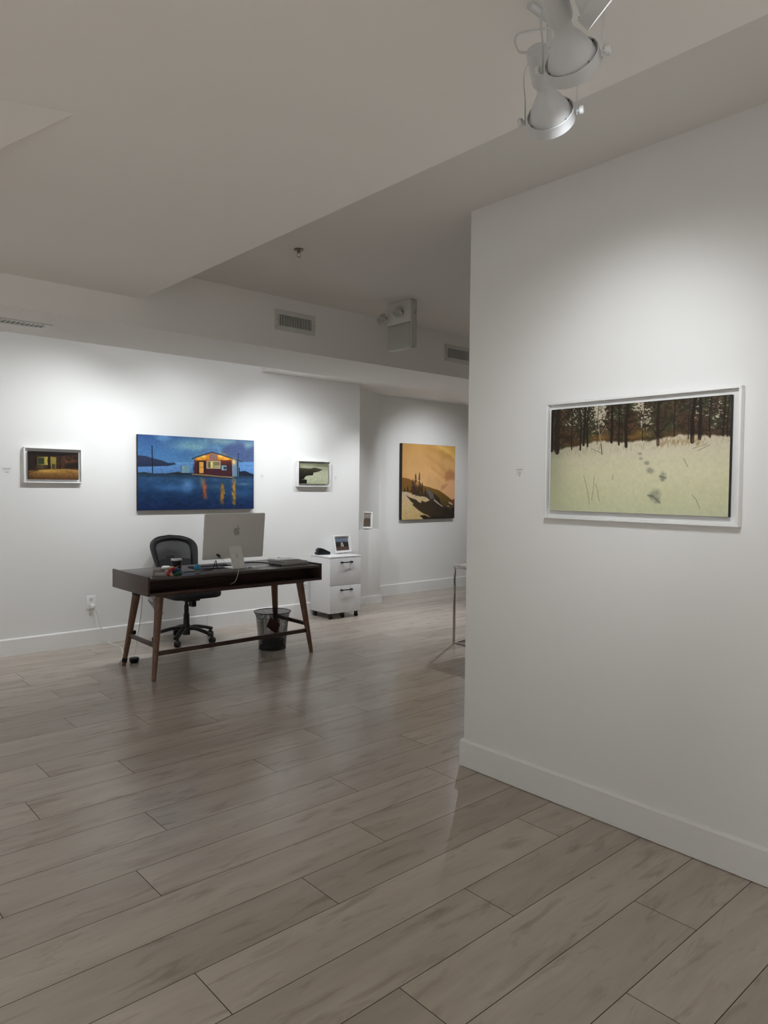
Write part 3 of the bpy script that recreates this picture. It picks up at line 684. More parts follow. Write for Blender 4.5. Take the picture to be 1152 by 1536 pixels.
wall_label('small white label card left of the snow painting', 'x', 2.212, .050, .050, 1.574, XR, R_ + [(-.016, .003, .004)], M['ink'])
wall_label('small white label card left of the night porch painting', 'y', 1.677, .070, .060, 1.601, YL, [(.020, .030, .004), (.006, .026, .003), (-.012, .014, .006)], M['ink'])
wall_label('small white label card between the blue painting and the shore painting', 'y', 4.223, .050, .050, 1.591, YL, [(.014, .022, .003), (.003, .016, .002), (-.010, .008, .005)], M['inklight'])
wall_label('small white label card right of the shore painting', 'y', 5.236, .050, .045, 1.591, YL, [(.010, .018, .003), (.0, .014, .003), (-.010, .010, .004)], M['inklight'])
wall_label('small white label card right of the orange painting', 'y', 7.96, .055, .045, 1.573, YF, [(.010, .018, .003), (.0, .014, .003), (-.010, .010, .004)], M['inklight'])

# ------------------------------------------------------------------ desk
DX0, DX1, DY0, DY1, DZ = 2.232, 3.847, 5.150, 5.842, 0.790
desk = thing('writing_desk', 'long dark walnut desk on splayed round legs below the blue painting', 'desk', (3.04, 5.5, 0))
finish('desktop', B().box(DX0 + .018, DX1 - .018, DY0 + .004, DY1, DZ - .020, DZ, .0015), M['desktop'], desk)
finish('bottom_panel', B().box(DX0 + .018, DX1 - .018, DY0 + .002, DY1, .655, .675, .0015), M['walnut'], desk)
finish('end_panel', B().box(DX0, DX0 + .018, DY0, DY1, .655, .803, .0015), M['walnut'], desk)
finish('end_panel', B().box(DX1 - .018, DX1, DY0, DY1, .655, .803, .0015), M['walnut'], desk)
finish('back_divider', B().box(DX0 + .018, DX1 - .018, DY0 + .20, DY0 + .215, .675, DZ - .020), M['walnut'], desk)
finish('front_rail', B().box(DX0 + .018, DX1 - .018, DY1 - .018, DY1 - .001, .675, DZ - .020), M['walnut'], desk)
finish('support_frame', B().box(DX0 + .12, DX1 - .12, DY0 + .10, DY0 + .16, .630, .655, .002).box(DX0 + .12, DX1 - .12, DY1 - .16, DY1 - .10, .630, .655, .002).box(DX0 + .13, DX0 + .19, DY0 + .16, DY1 - .16, .630, .655).box(DX1 - .19, DX1 - .13, DY0 + .16, DY1 - .16, .630, .655), M['walnut'], desk)
LEG = {}
for nm, bx, by, tx, ty in (('fl', 2.296, 5.193, 2.385, 5.285), ('bl', 2.302, 5.790, 2.385, 5.700), ('fr', 3.786, 5.218, 3.700, 5.290), ('br', 3.786, 5.790, 3.700, 5.700)):
    l = finish('leg', B().lathe([(.014, 0), (.0175, .004), (.034, .642), (.034, .657)], (bx, by, 0), Vector((tx, ty, .655)) - Vector((bx, by, 0)), 24), M['walnutleg'], desk); LEG[nm] = l
    if nm == 'bl':
        A0 = Vector((bx, by, 0)); D = Vector((tx, ty, .655)) - A0
        for t0, t1, r in ((.905, .975, .036), (.050, .105, .0215)):
            finish('strap', B().cyl(A0 + D * t0, A0 + D * t1, r, r + .001, 24, rnd=.002), M['black'], l)
        q_ = A0 + D * .42
        finish('cable_clip', B().box(q_.x + .026, q_.x + .052, q_.y - .012, q_.y + .012, q_.z - .016, q_.z + .016, .003), M['black'], l)
def leg_at(nm, z):
    bx, by, tx, ty = {'fl': (2.296, 5.193, 2.385, 5.285), 'bl': (2.302, 5.790, 2.385, 5.700), 'fr': (3.786, 5.218, 3.700, 5.290), 'br': (3.786, 5.790, 3.700, 5.700)}[nm]
    t = z / .655; return (bx + (tx - bx) * t, by + (ty - by) * t)
def bar_between(p0, p1, zc, hh, th):
    p0 = Vector((*p0, zc)); p1 = Vector((*p1, zc)); d = p1 - p0; a = math.atan2(d.y, d.x); L = d.length
    return B().box(0, L, -th / 2, th / 2, -hh / 2, hh / 2, .002, Matrix.Translation(p0) @ Matrix.Rotation(a, 4, 'Z'))
finish('stretcher', bar_between(leg_at('fl', .20), leg_at('fr', .20), .200, .034, .020), M['walnut'], desk)
finish('stretcher', bar_between(leg_at('fl', .258), leg_at('bl', .258), .258, .034, .020), M['walnut'], desk)
finish('stretcher', bar_between(leg_at('fr', .258), leg_at('br', .258), .258, .034, .020), M['walnut'], desk)

# ------------------------------------------------------------------ office chair
CH = (3.14, 6.36)
ch = thing('office_chair', 'black mesh-backed swivel office chair behind the desk', 'chair', (*CH, 0))
for k in range(5):
    a = math.radians(9 + 72 * k); ca, sa = math.cos(a), math.sin(a)
    P = lambda r, z: (CH[0] + ca * r, CH[1] + sa * r, z)
    ar = finish('base_arm', B().tube([P(.02, .118), P(.10, .125), P(.20, .105), P(.29, .078)], .02, 10, 4, flat=((-sa, ca, 0), .026, .017)), M['black'], ch)
    cs = B(); w = P(.29, .027)
    side = Vector((-sa, ca, 0)); wc = Vector((CH[0] + ca * .285 - sa * .012, CH[1] + sa * .285 + ca * .012, .028))
    cs.cyl(wc - side * .026, wc - side * .006, .027, seg=18, rnd=.004); cs.cyl(wc + side * .006, wc + side * .026, .027, seg=18, rnd=.004)
    cs.cyl(wc - side * .03, wc + side * .03, .010, seg=10); cs.cyl((wc.x, wc.y, .03), (wc.x, wc.y, .078), .010, seg=10)
    cs.lathe([(.031, -.012), (.033, 0), (.031, .012)], wc, side, 18)
    finish('caster', cs, M['black'], ch)
finish('gas_lift', B().lathe([(.036, .06), (.034, .15), (.030, .16), (.028, .26), (.022, .262), (.022, .345), (.016, .347), (.016, .43)], (*CH, 0), (0, 0, 1), 20), M['black'], ch)
finish('seat_mechanism', B().box(CH[0] - .075, CH[0] + .075, CH[1] - .14, CH[1] + .10, .395, .435, .008).box(CH[0] + .005, CH[0] + .055, CH[1] - .10, CH[1] - .03, .335, .40, .006), M['black'], ch)
finish('lever', B().tube([(CH[0] + .07, CH[1] - .02, .41), (CH[0] + .17, CH[1] - .03, .408), (CH[0] + .26, CH[1] - .03, .40)], .007, 8), M['black'], ch)
def rrect(cx, cy, w, d, r, n=6):
    out = []
    for (sx, sy, a0) in ((1, 1, 0), (-1, 1, 90), (-1, -1, 180), (1, -1, 270)):
        for k in range(n + 1):
            a = math.radians(a0 + 90 * k / n); out.append((cx + sx * (w / 2 - r) + r * math.cos(a), cy + sy * (d / 2 - r) + r * math.sin(a)))
    return out
finish('seat', B().prism(rrect(CH[0], CH[1] - .06, .50, .48, .11), 'z', .435, .515, bev=.022), M['blackmatte'], ch)
CB = (3.105, 6.575)
def back_pt(u, v, off=0.0):
    hw = .181 + .075 * v
    z = .56 + v * (.442 - .055 * u * u)
    y = 6.505 + .15 * v - .085 * u * u + off
    return (CB[0] + u * hw, y, z)
def sup(th, k=1.0):
    c, s_ = math.cos(th), math.sin(th); n = 2 / 5.4
    return (math.copysign(abs(c) ** n, c) * k, .5 + .5 * math.copysign(abs(s_) ** n, s_) * k)
t = bmesh.new(); NS = 64; rows = []
for (k, off) in ((1.0, -.012), (1.0, .016), (.78, .012), (.75, -.002), (.82, -.018)):
    rows.append([t.verts.new(back_pt(*sup(2 * PI * i / NS, k), off)) for i in range(NS)])
for A_, C_ in zip(rows, rows[1:] + rows[:1]):
    for i in range(NS): t.faces.new((A_[i], A_[(i + 1) % NS], C_[(i + 1) % NS], C_[i]))
bmesh.ops.recalc_face_normals(t, faces=t.faces[:])
bk = finish('backrest_frame', B()._merge(t), M['black'], ch, angle=1.2)
t = bmesh.new(); rows = []
for r in range(0, 9):
    k = .78 * r / 8
    rows.append([t.verts.new(back_pt(*sup(2 * PI * i / NS, max(k, .01)), .004)) for i in range(NS)])
for A_, C_ in zip(rows, rows[1:]):
    for i in range(NS): t.faces.new((A_[i], A_[(i + 1) % NS], C_[(i + 1) % NS], C_[i]))
t.faces.new(rows[0])
finish('backrest_net', B()._merge(t), M['net'], ch)
finish('back_support', B().tube([(CB[0], CH[1] + .05, .42), (CB[0], 6.55, .47), (CB[0], 6.60, .60), (CB[0], 6.645, .80)], .02, 10, 5, flat=((1, 0, 0), .045, .013)).tube([back_pt(-.8, .42, .03), back_pt(0, .42, .035), back_pt(.8, .42, .03)], .02, 10, 5, flat=((0, 0, 1), .035, .008)), M['black'], ch)

# ------------------------------------------------------------------ computer on the desk
MX, MY = 3.112, 5.425
mon = thing('desktop_computer', 'silver all-in-one computer seen from behind, standing on the desk', 'computer', (MX, MY, DZ))
tilt = rot_about((MX, MY, .93), math.radians(6), 'X')
def mxf(): return tilt
case = finish('display_case', B().prism(rrect(MX, 0, .580, 0, 0) if False else [(MX + x, z) for x, z in rrect(0, 1.0645, .580, .387, .012)], 'y', MY - .007, MY + .007, tilt, bev=.0025), M['alu'], mon)
finish('screen', B().box(MX - .284, MX + .284, MY + .007, MY + .0078, .877, 1.252, 0, tilt), M['screen'], case)
body_pts = [(0.02, .36), (-.10, .415), (-.23, .425), (-.36, .36), (-.45, .22), (-.475, .04), (-.44, -.17), (-.35, -.36), (-.24, -.5), (-.14, -.535), (-.04, -.50), (.05, -.49), (.15, -.53), (.25, -.51), (.34, -.41), (.42, -.26), (.45, -.18), (.36, -.12), (.30, -.01), (.29, .12), (.34, .24), (.43, .32), (.34, .39), (.22, .43), (.10, .40)]
leaf_pts = [(.0, .48), (.01, .60), (.09, .72), (.21, .77), (.21, .65), (.13, .53)]
sz = .068
lx, lz = MX + .016, 1.106
b = B()
for pts in (body_pts, leaf_pts):
    sp_ = spline([Vector((x, y, 0)) for x, y in pts], 3, True)
    b.prism([(lx + q.x * sz, lz + q.y * sz) for q in sp_], 'y', MY - .0078, MY - .0068, tilt)
finish('logo', b, M['logo'], case, )
# stand: plate leaning from the foot up to the case, hole for the cord
SX, SW = 3.115, .118
st = B()
pl = [(5.330, DZ + .006), (5.338, DZ + .006), (5.418, .968), (5.418, .974), (5.410, .974)]
t = bmesh.new()
x0, x1 = SX - SW / 2, SX + SW / 2
# plate built as a ring of quads around a round opening
def plate_pt(x, s_, off): return (x, 5.330 + .078 * s_ + off, DZ + .004 + (.180) * s_)
n = 32; hc, hr = .56, .020
outer = []; inner = []
for k in range(n):
    a = 2 * PI * k / n; cx, sy = math.cos(a), math.sin(a); m_ = 1 / max(abs(cx), abs(sy))
    outer.append((SX + cx * m_ * SW / 2, .5 + sy * m_ * .5)); inner.append((SX + cx * hr * .75, hc + sy * hr * 1.2 / .18))
rows = [[t.verts.new(plate_pt(x, s_, 0)) for x, s_ in outer], [t.verts.new(plate_pt(x, s_, 0)) for x, s_ in inner], [t.verts.new(plate_pt(x, s_, .007)) for x, s_ in inner], [t.verts.new(plate_pt(x, s_, .007)) for x, s_ in outer]]
for A_, C_ in zip(rows, rows[1:] + rows[:1]):
    for i in range(n): t.faces.new((A_[i], A_[(i + 1) % n], C_[(i + 1) % n], C_[i]))
bmesh.ops.recalc_face_normals(t, faces=t.faces[:]); st._merge(t)
st.box(x0, x1, 5.330, 5.500, DZ + .0003, DZ + .007, .002)
finish('stand', st, M['alulight'], mon)
finish('plug', B().cyl((2.945, 5.405, .912), (2.945, 5.365, .907), .009, seg=14).cyl((2.958, 5.408, .896), (2.962, 5.375, .89), .007, seg=12), M['black'], mon)
pc = finish('power_cord', B().tube([(2.945, 5.37, .905), (2.965, 5.36, .88), (3.03, 5.40, .83), (3.09, 5.44, .815), (3.117, 5.40, .86), (3.117, 5.365, .885), (3.118, 5.345, .865), (3.105, 5.322, .82), (3.085, 5.29, .7945), (3.035, 5.21, .7935), (3.002, 5.158, .793), (2.996, 5.146, .785), (2.985, 5.142, .755), (2.968, 5.146, .715), (2.95, 5.19, .685)], .0017, 8), M['cord'], mon)

def on_desk(name, label, cat, x, y, group=None): return thing(name, label, cat, (x, y, DZ), group)
# card holder
t = on_desk('card_holder', 'small smoky card holder with brass posts at the desk end', 'card holder', 2.352, 5.215)
rz = rot_about((2.352, 5.215, 0), math.radians(-10), 'Z')
finish('base', B().box(2.302, 2.402, 5.205, 5.250, DZ + .0005, DZ + .012, .002, rz), M['acrylic'], t)
finish('cards', B().box(2.312, 2.392, 5.222, 5.240, DZ + .012, DZ + .055, .001, rz), M['acrylic'], t)
finish('card_front', B().box(2.314, 2.390, 5.214, 5.217, DZ + .012, DZ + .034, .0005, rz), M['bookpale'], t)
for x in (2.306, 2.398): finish('post', B().cyl((x, 5.222, DZ + .010), (x, 5.222, DZ + .058), .004, seg=12, xf=rz), M['brass'], t)
# bead toy
t = on_desk('bead_toy', 'red and blue wooden ball toy beside the card holder on the desk', 'toy', 2.47, 5.222)
arc = []
for k in range(6):
    a = math.radians(185 - 24 * k); arc.append((2.478 + .058 * math.cos(a), 5.205 + .006 * k, DZ + .014 + .040 * math.sin(a) * 1.0, 'red'))
for k, (x, y, z, c) in enumerate([(a[0], a[1], max(a[2], DZ + .014), a[3]) for a in arc] + [(2.463, 5.232, DZ + .062, 'natwood'), (2.437, 5.190, DZ + .012, 'natwood'), (2.500, 5.225, DZ + .046, 'dblue'), (2.520, 5.235, DZ + .040, 'dblue'), (2.512, 5.215, DZ + .022, 'dblue'), (2.535, 5.228, DZ + .016, 'dblue'), (2.488, 5.205, DZ + .014, 'green'), (2.515, 5.200, DZ + .013, 'green'), (2.48, 5.235, DZ + .036, 'dblue')]):
    finish('bead', B().ball((x, y, z), .0145 if c != 'natwood' else .0115, seg=14), M[c], t)
finish('elastic_cord', B().tube([(a[0], a[1], max(a[2], DZ + .014)) for a in arc] + [(2.50, 5.225, DZ + .046), (2.52, 5.235, DZ + .04), (2.535, 5.228, DZ + .016), (2.515, 5.2, DZ + .013), (2.488, 5.205, DZ + .014)], .0025, 6), M['green'], t)
# cup
t = on_desk('canister', 'black drink canister with a silver lid on the desk', 'canister', 2.548, 5.335)
cu = finish('canister_body', B().lathe([(.034, 0), (.036, .003), (.039, .104)], (2.548, 5.335, DZ + .0003), (0, 0, 1), 32), M['black'], t)
finish('lid', B().lathe([(.040, .104), (.042, .106), (.042, .118), (.038, .120), (.036, .116), (.0, .116)], (2.548, 5.335, DZ), (0, 0, 1), 32), M['silver'], t)
b = B(); r = random.Random(4)
for k in range(7):
    a = math.radians(-112 + k * 6.0 + (3 if k > 2 else 0)); b.box(-.0012, .0012, -.0003, .0003, -.002, .002, 0, Matrix.Translation((2.548 + .0388 * math.cos(a), 5.335 + .0388 * math.sin(a), DZ + .062)) @ Matrix.Rotation(a + PI / 2, 4, 'Z'))
finish('printed_mark', b, M['mark'], cu)
# white puck
t = tag(finish('puck', B().lathe([(.030, 0), (.036, .005), (.036, .014), (.030, .022), (0, .024)], (2.625, 5.690, DZ + .0003), (0, 0, 1), 32), M['fwhite'], None, (2.625, 5.690, DZ)), 'low round white puck on the far edge of the desk', 'puck')
# blue ball on little stand
t = on_desk('ball_figure', 'blue ball on a tiny gold two-legged stand, on the desk', 'figurine', 2.655, 5.185)
finish('ball', B().ball((2.655, 5.195, DZ + .054), .027, (1.08, 1.08, .95), 24), M['skyblue'], t)
sd = finish('stand', B().lathe([(.015, 0), (.018, .003), (.016, .008)], (2.655, 5.195, DZ + .024), (0, 0, 1), 18), M['gold'], t)
for dx in (-.012, .012):
    finish('leg', B().cyl((2.655 + dx, 5.190, DZ), (2.655 + dx, 5.195, DZ + .026), .0022, seg=8), M['gold'], t)
finish('foot', B().cyl((2.632, 5.186, DZ + .006), (2.680, 5.184, DZ + .007), .003, seg=8), M['black'], t)
# keyboard, tablet, mouse pad sheet, pen, cables
rk = rot_about((2.98, 5.60, 0), math.radians(4), 'Z')
t = on_desk('keyboard', 'flat dark keyboard lying on the desk behind the computer', 'keyboard', 2.98, 5.60)
kb = finish('keyboard_body', B().box(2.80, 3.16, 5.54, 5.66, DZ + .0005, DZ + .012, .003, rk), M['black'], t)
b = B()
for i in range(14):
    for j in range(4): b.box(2.808 + i * .0248, 2.829 + i * .0248, 5.548 + j * .0268, 5.570 + j * .0268, DZ + .0115, DZ + .0155, .002, rk)
finish('keys', b, M['rubber'], kb)
t = tag(finish('notebook', B().box(2.84, 3.035, 5.44, 5.52, DZ + .0005, DZ + .009, .002, rot_about((2.96, 5.48, 0), math.radians(-3), 'Z')), M['bookdark'], None, (2.96, 5.48, DZ)), 'slim dark notebook lying flat left of the computer stand', 'notebook')
t = tag(finish('paper_sheet', B().box(3.215, 3.42, 5.335, 5.42, DZ + .0004, DZ + .0016, 0, rot_about((3.3, 5.38, 0), math.radians(7), 'Z')), M['paper'], None, (3.3, 5.38, DZ)), 'pale paper sheet lying right of the computer stand', 'paper')
t = tag(finish('glass_paperweight', B().lathe([(.016, 0), (.019, .004), (.015, .012), (0, .014)], (3.215, 5.325, DZ + .0004), (0, 0, 1), 20), M['lens'], None, (3.215, 5.325, DZ)), 'tiny clear round paperweight beside the computer stand', 'paperweight')
t = tag(finish('cable', B().tube([(3.36, 5.70, DZ + .004), (3.45, 5.68, DZ + .004), (3.50, 5.62, DZ + .004), (3.53, 5.54, DZ + .004), (3.56, 5.49, DZ + .004)], .004, 8), M['black'], None, (3.45, 5.6, DZ)), 'black cable lying on the desk left of the books', 'cable')
t = tag(finish('cable', B().tube([(2.62, 5.36, DZ + .003), (2.74, 5.36, DZ + .003), (2.84, 5.36, DZ + .003), (2.885, 5.365, DZ + .012), (2.91, 5.38, DZ + .06), (2.925, 5.39, DZ + .075), (2.935, 5.40, DZ + .062), (2.95, 5.42, DZ + .02), (2.985, 5.425, DZ + .003), (3.04, 5.42, DZ + .003)], .0032, 8), M['black'], None, (2.84, 5.36, DZ)), 'black looped charging cable left of the computer stand', 'cable')
# books
def book(label, cx, cy, w, d, z, th, ang, cover, grp='books stacked on the desk'):
    t = thing('book', label, 'book', (cx, cy, z), grp); xf = rot_about((cx, cy, 0), math.radians(ang), 'Z')
    c = .0016 if th < .012 else .0025
    finish('cover', B().box(cx - w / 2, cx + w / 2, cy - d / 2, cy + d / 2, z + .0002, z + c, .0005, xf).box(cx - w / 2, cx + w / 2, cy - d / 2, cy + d / 2, z + th - c, z + th, .0005, xf).box(cx - w / 2, cx - w / 2 + c, cy - d / 2, cy + d / 2, z + c, z + th - c, 0, xf), cover, t)
    finish('pages', B().box(cx - w / 2 + c, cx + w / 2 - .003, cy - d / 2 + .003, cy + d / 2 - .003, z + c, z + th - c, 0, xf), M['pages'], t)
    return z + th + .0003
z = DZ + .0003
z = book('thin dark magazine at the bottom of the stack on the desk', 3.63, 5.33, .30, .23, z, .007, -6, M['bookdark'])
z = book('dark magazine second from the bottom of the stack on the desk', 3.625, 5.345, .29, .22, z, .008, -2, M['bookdark'])
z = book('thick grey clothbound book in the middle of the stack', 3.625, 5.36, .275, .22, z, .021, 4, M['bookgrey'])
z = book('slate magazine under the topmost one of the stack', 3.60, 5.375, .25, .20, z, .007, 1, M['bookmid'])
z = book('pale magazine lying topmost on the stack of books', 3.605, 5.39, .22, .185, z, .006, -5, M['bookpale'])

# ------------------------------------------------------------------ waste basket
WB = (3.605, 5.578)
wb = thing('waste_basket', 'round black wire mesh waste basket under the desk', 'waste basket', (*WB, 0))
prof = [(.122, .012), (.130, .10), (.140, .20), (.149, .29), (.158, .318), (.167, .338)]
finish('mesh_side', B().lathe(prof, (*WB, 0), (0, 0, 1), 64, cap=False), M['wirenet'], wb)
b = B(); b.tube([(WB[0] + .168 * math.cos(2 * PI * k / 40), WB[1] + .168 * math.sin(2 * PI * k / 40), .340) for k in range(40)], .0035, 8, 1, True)
finish('rim', b, M['blackmetal'], wb)
finish('rim_band', B().lathe([(.1494, .286), (.1500, .291)], (*WB, 0), (0, 0, 1), 64, cap=False), M['blackmetal'], wb)
finish('base', B().lathe([(.118, .0), (.124, .002), (.1245, .020), (.121, .020), (.119, .006), (0, .006)], (*WB, 0), (0, 0, 1), 48), M['blackmetal'], wb)
b = B(); t = bmesh.new(); bmesh.ops.create_icosphere(t, subdivisions=4, radius=.085)
r = random.Random(9)
for v in t.verts:
    n_ = v.co.normalized(); f = 1 + .14 * math.sin(9 * n_.x + 5 * n_.y) * math.cos(11 * n_.z + 3 * n_.x) + r.uniform(-.03, .03); v.co = Vector((n_.x * .10, n_.y * .10, n_.z * .05)) * f
bmesh.ops.translate(t, verts=t.verts, vec=(WB[0] + .005, WB[1], .070)); b._merge(t)
tag(finish('crumpled_bag', b, M['bag'], None, (WB[0], WB[1], .01)), 'grey crumpled bag at the bottom of the waste basket', 'rubbish')
tag(finish('folded_card', B().box(-.065, .065, -.002, .002, -.05, .05, .0008, Matrix.Translation((WB[0] - .005, WB[1] - .02, .212)) @ Matrix.Rotation(math.radians(40), 4, 'Y') @ Matrix.Rotation(math.radians(-14), 4, 'X')), M['redcard'], None, (WB[0], WB[1], .2)), 'dark red folded card sticking up inside the waste basket', 'card')

# ------------------------------------------------------------------ filing cabinet
ca = math.radians(-1.8); CO = Vector((4.846, 6.333, 0))
cxf = Matrix.Translation(CO) @ Matrix.Rotation(ca, 4, 'Z')       # local: x along the front, y to the back
W_, D_ = .435, .385
cab = thing('filing_cabinet', 'white two-drawer filing cabinet on casters beside the desk', 'cabinet', (CO.x + .22, CO.y + .19, 0))
finish('carcass', B().box(0, W_, .017, D_, .065, .690, .001, cxf), M['cab'], cab)
finish('top_panel', B().box(-.004, W_ + .004, -.002, D_, .690, .706, .0015, cxf), M['cab'], cab)
for z0, z1 in ((.068, .376), (.380, .688)):
    dr = finish('drawer', B().box(.001, W_ - .001, 0, .018, z0, z1, .0012, cxf), M['cab'], cab)
    zc = z1 - .050; hx0, hx1 = .140, .298
    finish('handle', B().tube([(hx0 + .008, -.028, zc), (W_ / 2, -.030, zc), (hx1 - .008, -.028, zc)], .005, 10, 4, xf=cxf, flat=((0, 0, 1), .0065, .005)).box(hx0, hx0 + .022, -.034, 0, zc - .009, zc + .009, .002, cxf).box(hx1 - .022, hx1, -.034, 0, zc - .009, zc + .009, .002, cxf), M['black'], dr)
for x, y in ((.035, .045), (W_ - .035, .045), (.035, D_ - .045), (W_ - .035, D_ - .045), (W_ / 2, .06)):
    finish('caster', B().cyl((x - .018, y, .0205), (x - .004, y, .0205), .0205, seg=18, xf=cxf, rnd=.003).cyl((x + .004, y, .0205), (x + .018, y, .0205), .0205, seg=18, xf=cxf, rnd=.003).box(x - .016, x + .016, y - .016, y + .016, .030, .064, .004, cxf), M['rubber'], cab)
# card terminal on the cabinet
CT = .7065
tm = thing('card_terminal', 'small black card payment terminal on top of the filing cabinet', 'card terminal', (4.95, 6.62, CT))
txf = Matrix.Translation((4.868, 6.600, CT)) @ Matrix.Rotation(math.radians(-12), 4, 'Z') @ Matrix.Diagonal((1.06, 1.06, 1.12, 1))
bd = finish('terminal_body', B().prism([(0, .003), (.02, 0), (.150, 0), (.155, .010), (.153, .026), (.060, .066), (.035, .070), (.006, .046), (.016, .032), (0, .022)], 'y', 0, .078, txf, bev=.003), M['black'], tm)
finish('screen', B().box(.070, .145, .010, .068, .0, .002, 0, txf @ Matrix.Translation((-.004, 0, .0935)) @ Matrix.Rotation(math.radians(23.3), 4, 'Y')) if False else B().prism([(.072, .0618), (.145, .0302), (.1454, .0312), (.0724, .0628)], 'y', .012, .066, txf), M['screen'], tm)
# small framed pictures
def easel_picture(label, c, ang, lean, w, h, art, cat='picture'):
    t = thing('framed_picture', label, cat, c)
    xf = Matrix.Translation(c) @ Matrix.Rotation(ang, 4, 'Z') @ Matrix.Translation((0, 0, .012)) @ Matrix.Rotation(lean, 4, 'X')
    f = B()
    for (a0, a1, b0, b1) in ((-w / 2, w / 2, h - .013, h), (-w / 2, w / 2, 0, .013), (-w / 2, -w / 2 + .013, .013, h - .013), (w / 2 - .013, w / 2, .013, h - .013)): f.box(a0, a1, -.016, .016, b0, b1, .001, xf)
    f.box(-w / 2 + .01, w / 2 - .01, .010, .014, .01, h - .01, 0, xf)
    fr = finish('frame', f, M['fwhite'], t)
    q = lambda x, z: xf @ Vector((x, .004, z))
    cvv = finish('canvas', B().box(-w / 2 + .026, w / 2 - .026, .0045, .011, .030, h - .026, 0, xf), M['canvasedge'], t)
    picture_face('painted_scene', art, q(-w / 2 + .026, h - .026), q(w / 2 - .026, h - .026), q(-w / 2 + .026, .030), cvv, 1.1)
    xr = Matrix.Translation(c) @ Matrix.Rotation(ang, 4, 'Z')
    e = B()
    for s_ in (-1, 1):
        e.tube([(s_ * w * .22, -.028, .012), (s_ * w * .22, -.020, .004), (s_ * w * .22, .055, .004), (s_ * w * .20, .050, .05), (s_ * w * .12, .018 + .2 * math.tan(-lean) * .5, h * .6)], .003, 8, 3, xf=xr)
    e.tube([(-w * .22, .02, .004), (w * .22, .02, .004)], .003, 8, 1, xf=xr)
    finish('easel', e, M['silver'], t)
easel_picture('small white-framed picture of a white house on top of the filing cabinet', (5.225, 6.575, CT), math.radians(2), math.radians(-14), .250, .205, art_small(51, (112, 124, 140), (44, 40, 34), (176, 168, 160), (84, 62, 56)))
easel_picture('small white-framed picture on the low white ledge beyond the wall corner', (5.912, 7.000, .9445), math.radians(-38), math.radians(-12), .190, .215, art_small(52, (160, 150, 140), (92, 78, 66), None, (100, 84, 72)))

# ------------------------------------------------------------------ side table
st = thing('side_table', 'slim chrome-framed side table half hidden behind the right wall', 'table', (5.30, 4.40, 0))
TX0, TX1, TY0, TY1 = 5.04, 5.58, 4.11, 4.655
finish('tabletop', B().box(TX0 - .004, TX1, TY0, TY1 + .004, .742, .757, .002), M['stone'], st)
b = B(); s_ = .019
for x in (TX0, TX1 - s_):
    for y in (TY0, TY1 - s_): finish('leg', B().box(x, x + s_, y, y + s_, s_, .724, .002), M['chrome'], st)
for (x0, x1, y0, y1) in ((TX0, TX1, TY1 - s_, TY1), (TX0, TX1, TY0, TY0 + s_), (TX0, TX0 + s_, TY0 + s_, TY1 - s_), (TX1 - s_, TX1, TY0 + s_, TY1 - s_)):
    finish('base_rail', B().box(x0, x1, y0, y1, 0, s_, .002), M['chrome'], st)
    finish('top_rail', B().box(x0, x1, y0, y1, .724, .742, .002), M['chrome'], st)

# ------------------------------------------------------------------ outlets, cords
def outlet(label, x, z, y=YL):
    t = thing('wall_outlet', label, 'outlet', (x, y, z), 'electrical outlets')
    pt = finish('cover_plate', B().box(x - .044, x + .044, y - .006, y, z - .062, z + .062, .002), M['fwhite'], t)
    for dz in (.026, -.026):
        so = finish('socket', B().prism([(x + p_[0], z + dz + p_[1]) for p_ in rrect(0, 0, .036, .034, .010)], 'y', y - .008, y - .005), M['cab'], t)
        for dx in (-.0075, .0075):
            finish('slot', B().box(x + dx - .0013, x + dx + .0013, y - .0086, y - .0076, z + dz + .000, z + dz + .011), M['black'], so)
        finish('ground_hole', B().cyl((x, y - .0086, z + dz - .008), (x, y - .0076, z + dz - .008), .003, seg=10), M['black'], so)
    return t
outlet('white wall outlet with a plug in it, left of the desk', 2.380, .396)
outlet('white wall outlet half hidden between desk and filing cabinet', 4.800, .372)
pg = thing('extension_cable', 'white power cord running from the left wall outlet to the desk leg', 'cord', (2.40, 6.745, .37))
finish('plug', B().box(2.366, 2.408, 6.715, 6.7475, .345, .380, .006), M['fwhite'], pg)
finish('wire', B().tube([(2.40, 6.725, .352), (2.415, 6.71, .31), (2.44, 6.70, .20), (2.475, 6.69, .10), (2.51, 6.66, .020), (2.53, 6.58, .0050), (2.535, 6.45, .0045), (2.49, 6.28, .0045), (2.43, 6.12, .0045), (2.37, 6.01, .0045), (2.325, 5.92, .0045), (2.292, 5.850, .010), (2.282, 5.815, .030), (2.290, 5.800, .055)], .0042, 8), M['cord'], pg)
ad = thing('power_adapter', 'small black power adapter with a white plug on the floor under the desk', 'adapter', (2.42, 5.85, 0))
finish('adapter_body', B().lathe([(.030, 0), (.034, .004), (.042, .036), (.036, .041), (0, .042)], (2.415, 5.85, 0.0003), (0, 0, 1), 24), M['black'], ad)
finish('plug', B().box(2.44, 2.475, 5.90, 5.935, .0005, .030, .005), M['fwhite'], ad)
finish('wire', B().tube([(2.415, 5.89, .02), (2.43, 5.98, .006), (2.46, 6.02, .004), (2.50, 6.04, .03), (2.49, 5.95, .20), (2.46, 5.80, .45), (2.45, 5.76, .652)], .003, 8), M['cord'], ad)
hb = thing('cable_bundle', 'bundle of looped grey cables hanging under the left end of the desk', 'cable', (2.52, 5.72, .65))
b = B()
b.tube([(2.49, 5.70, .653), (2.51, 5.70, .58), (2.525, 5.70, .50), (2.535, 5.70, .42)], .003, 8)
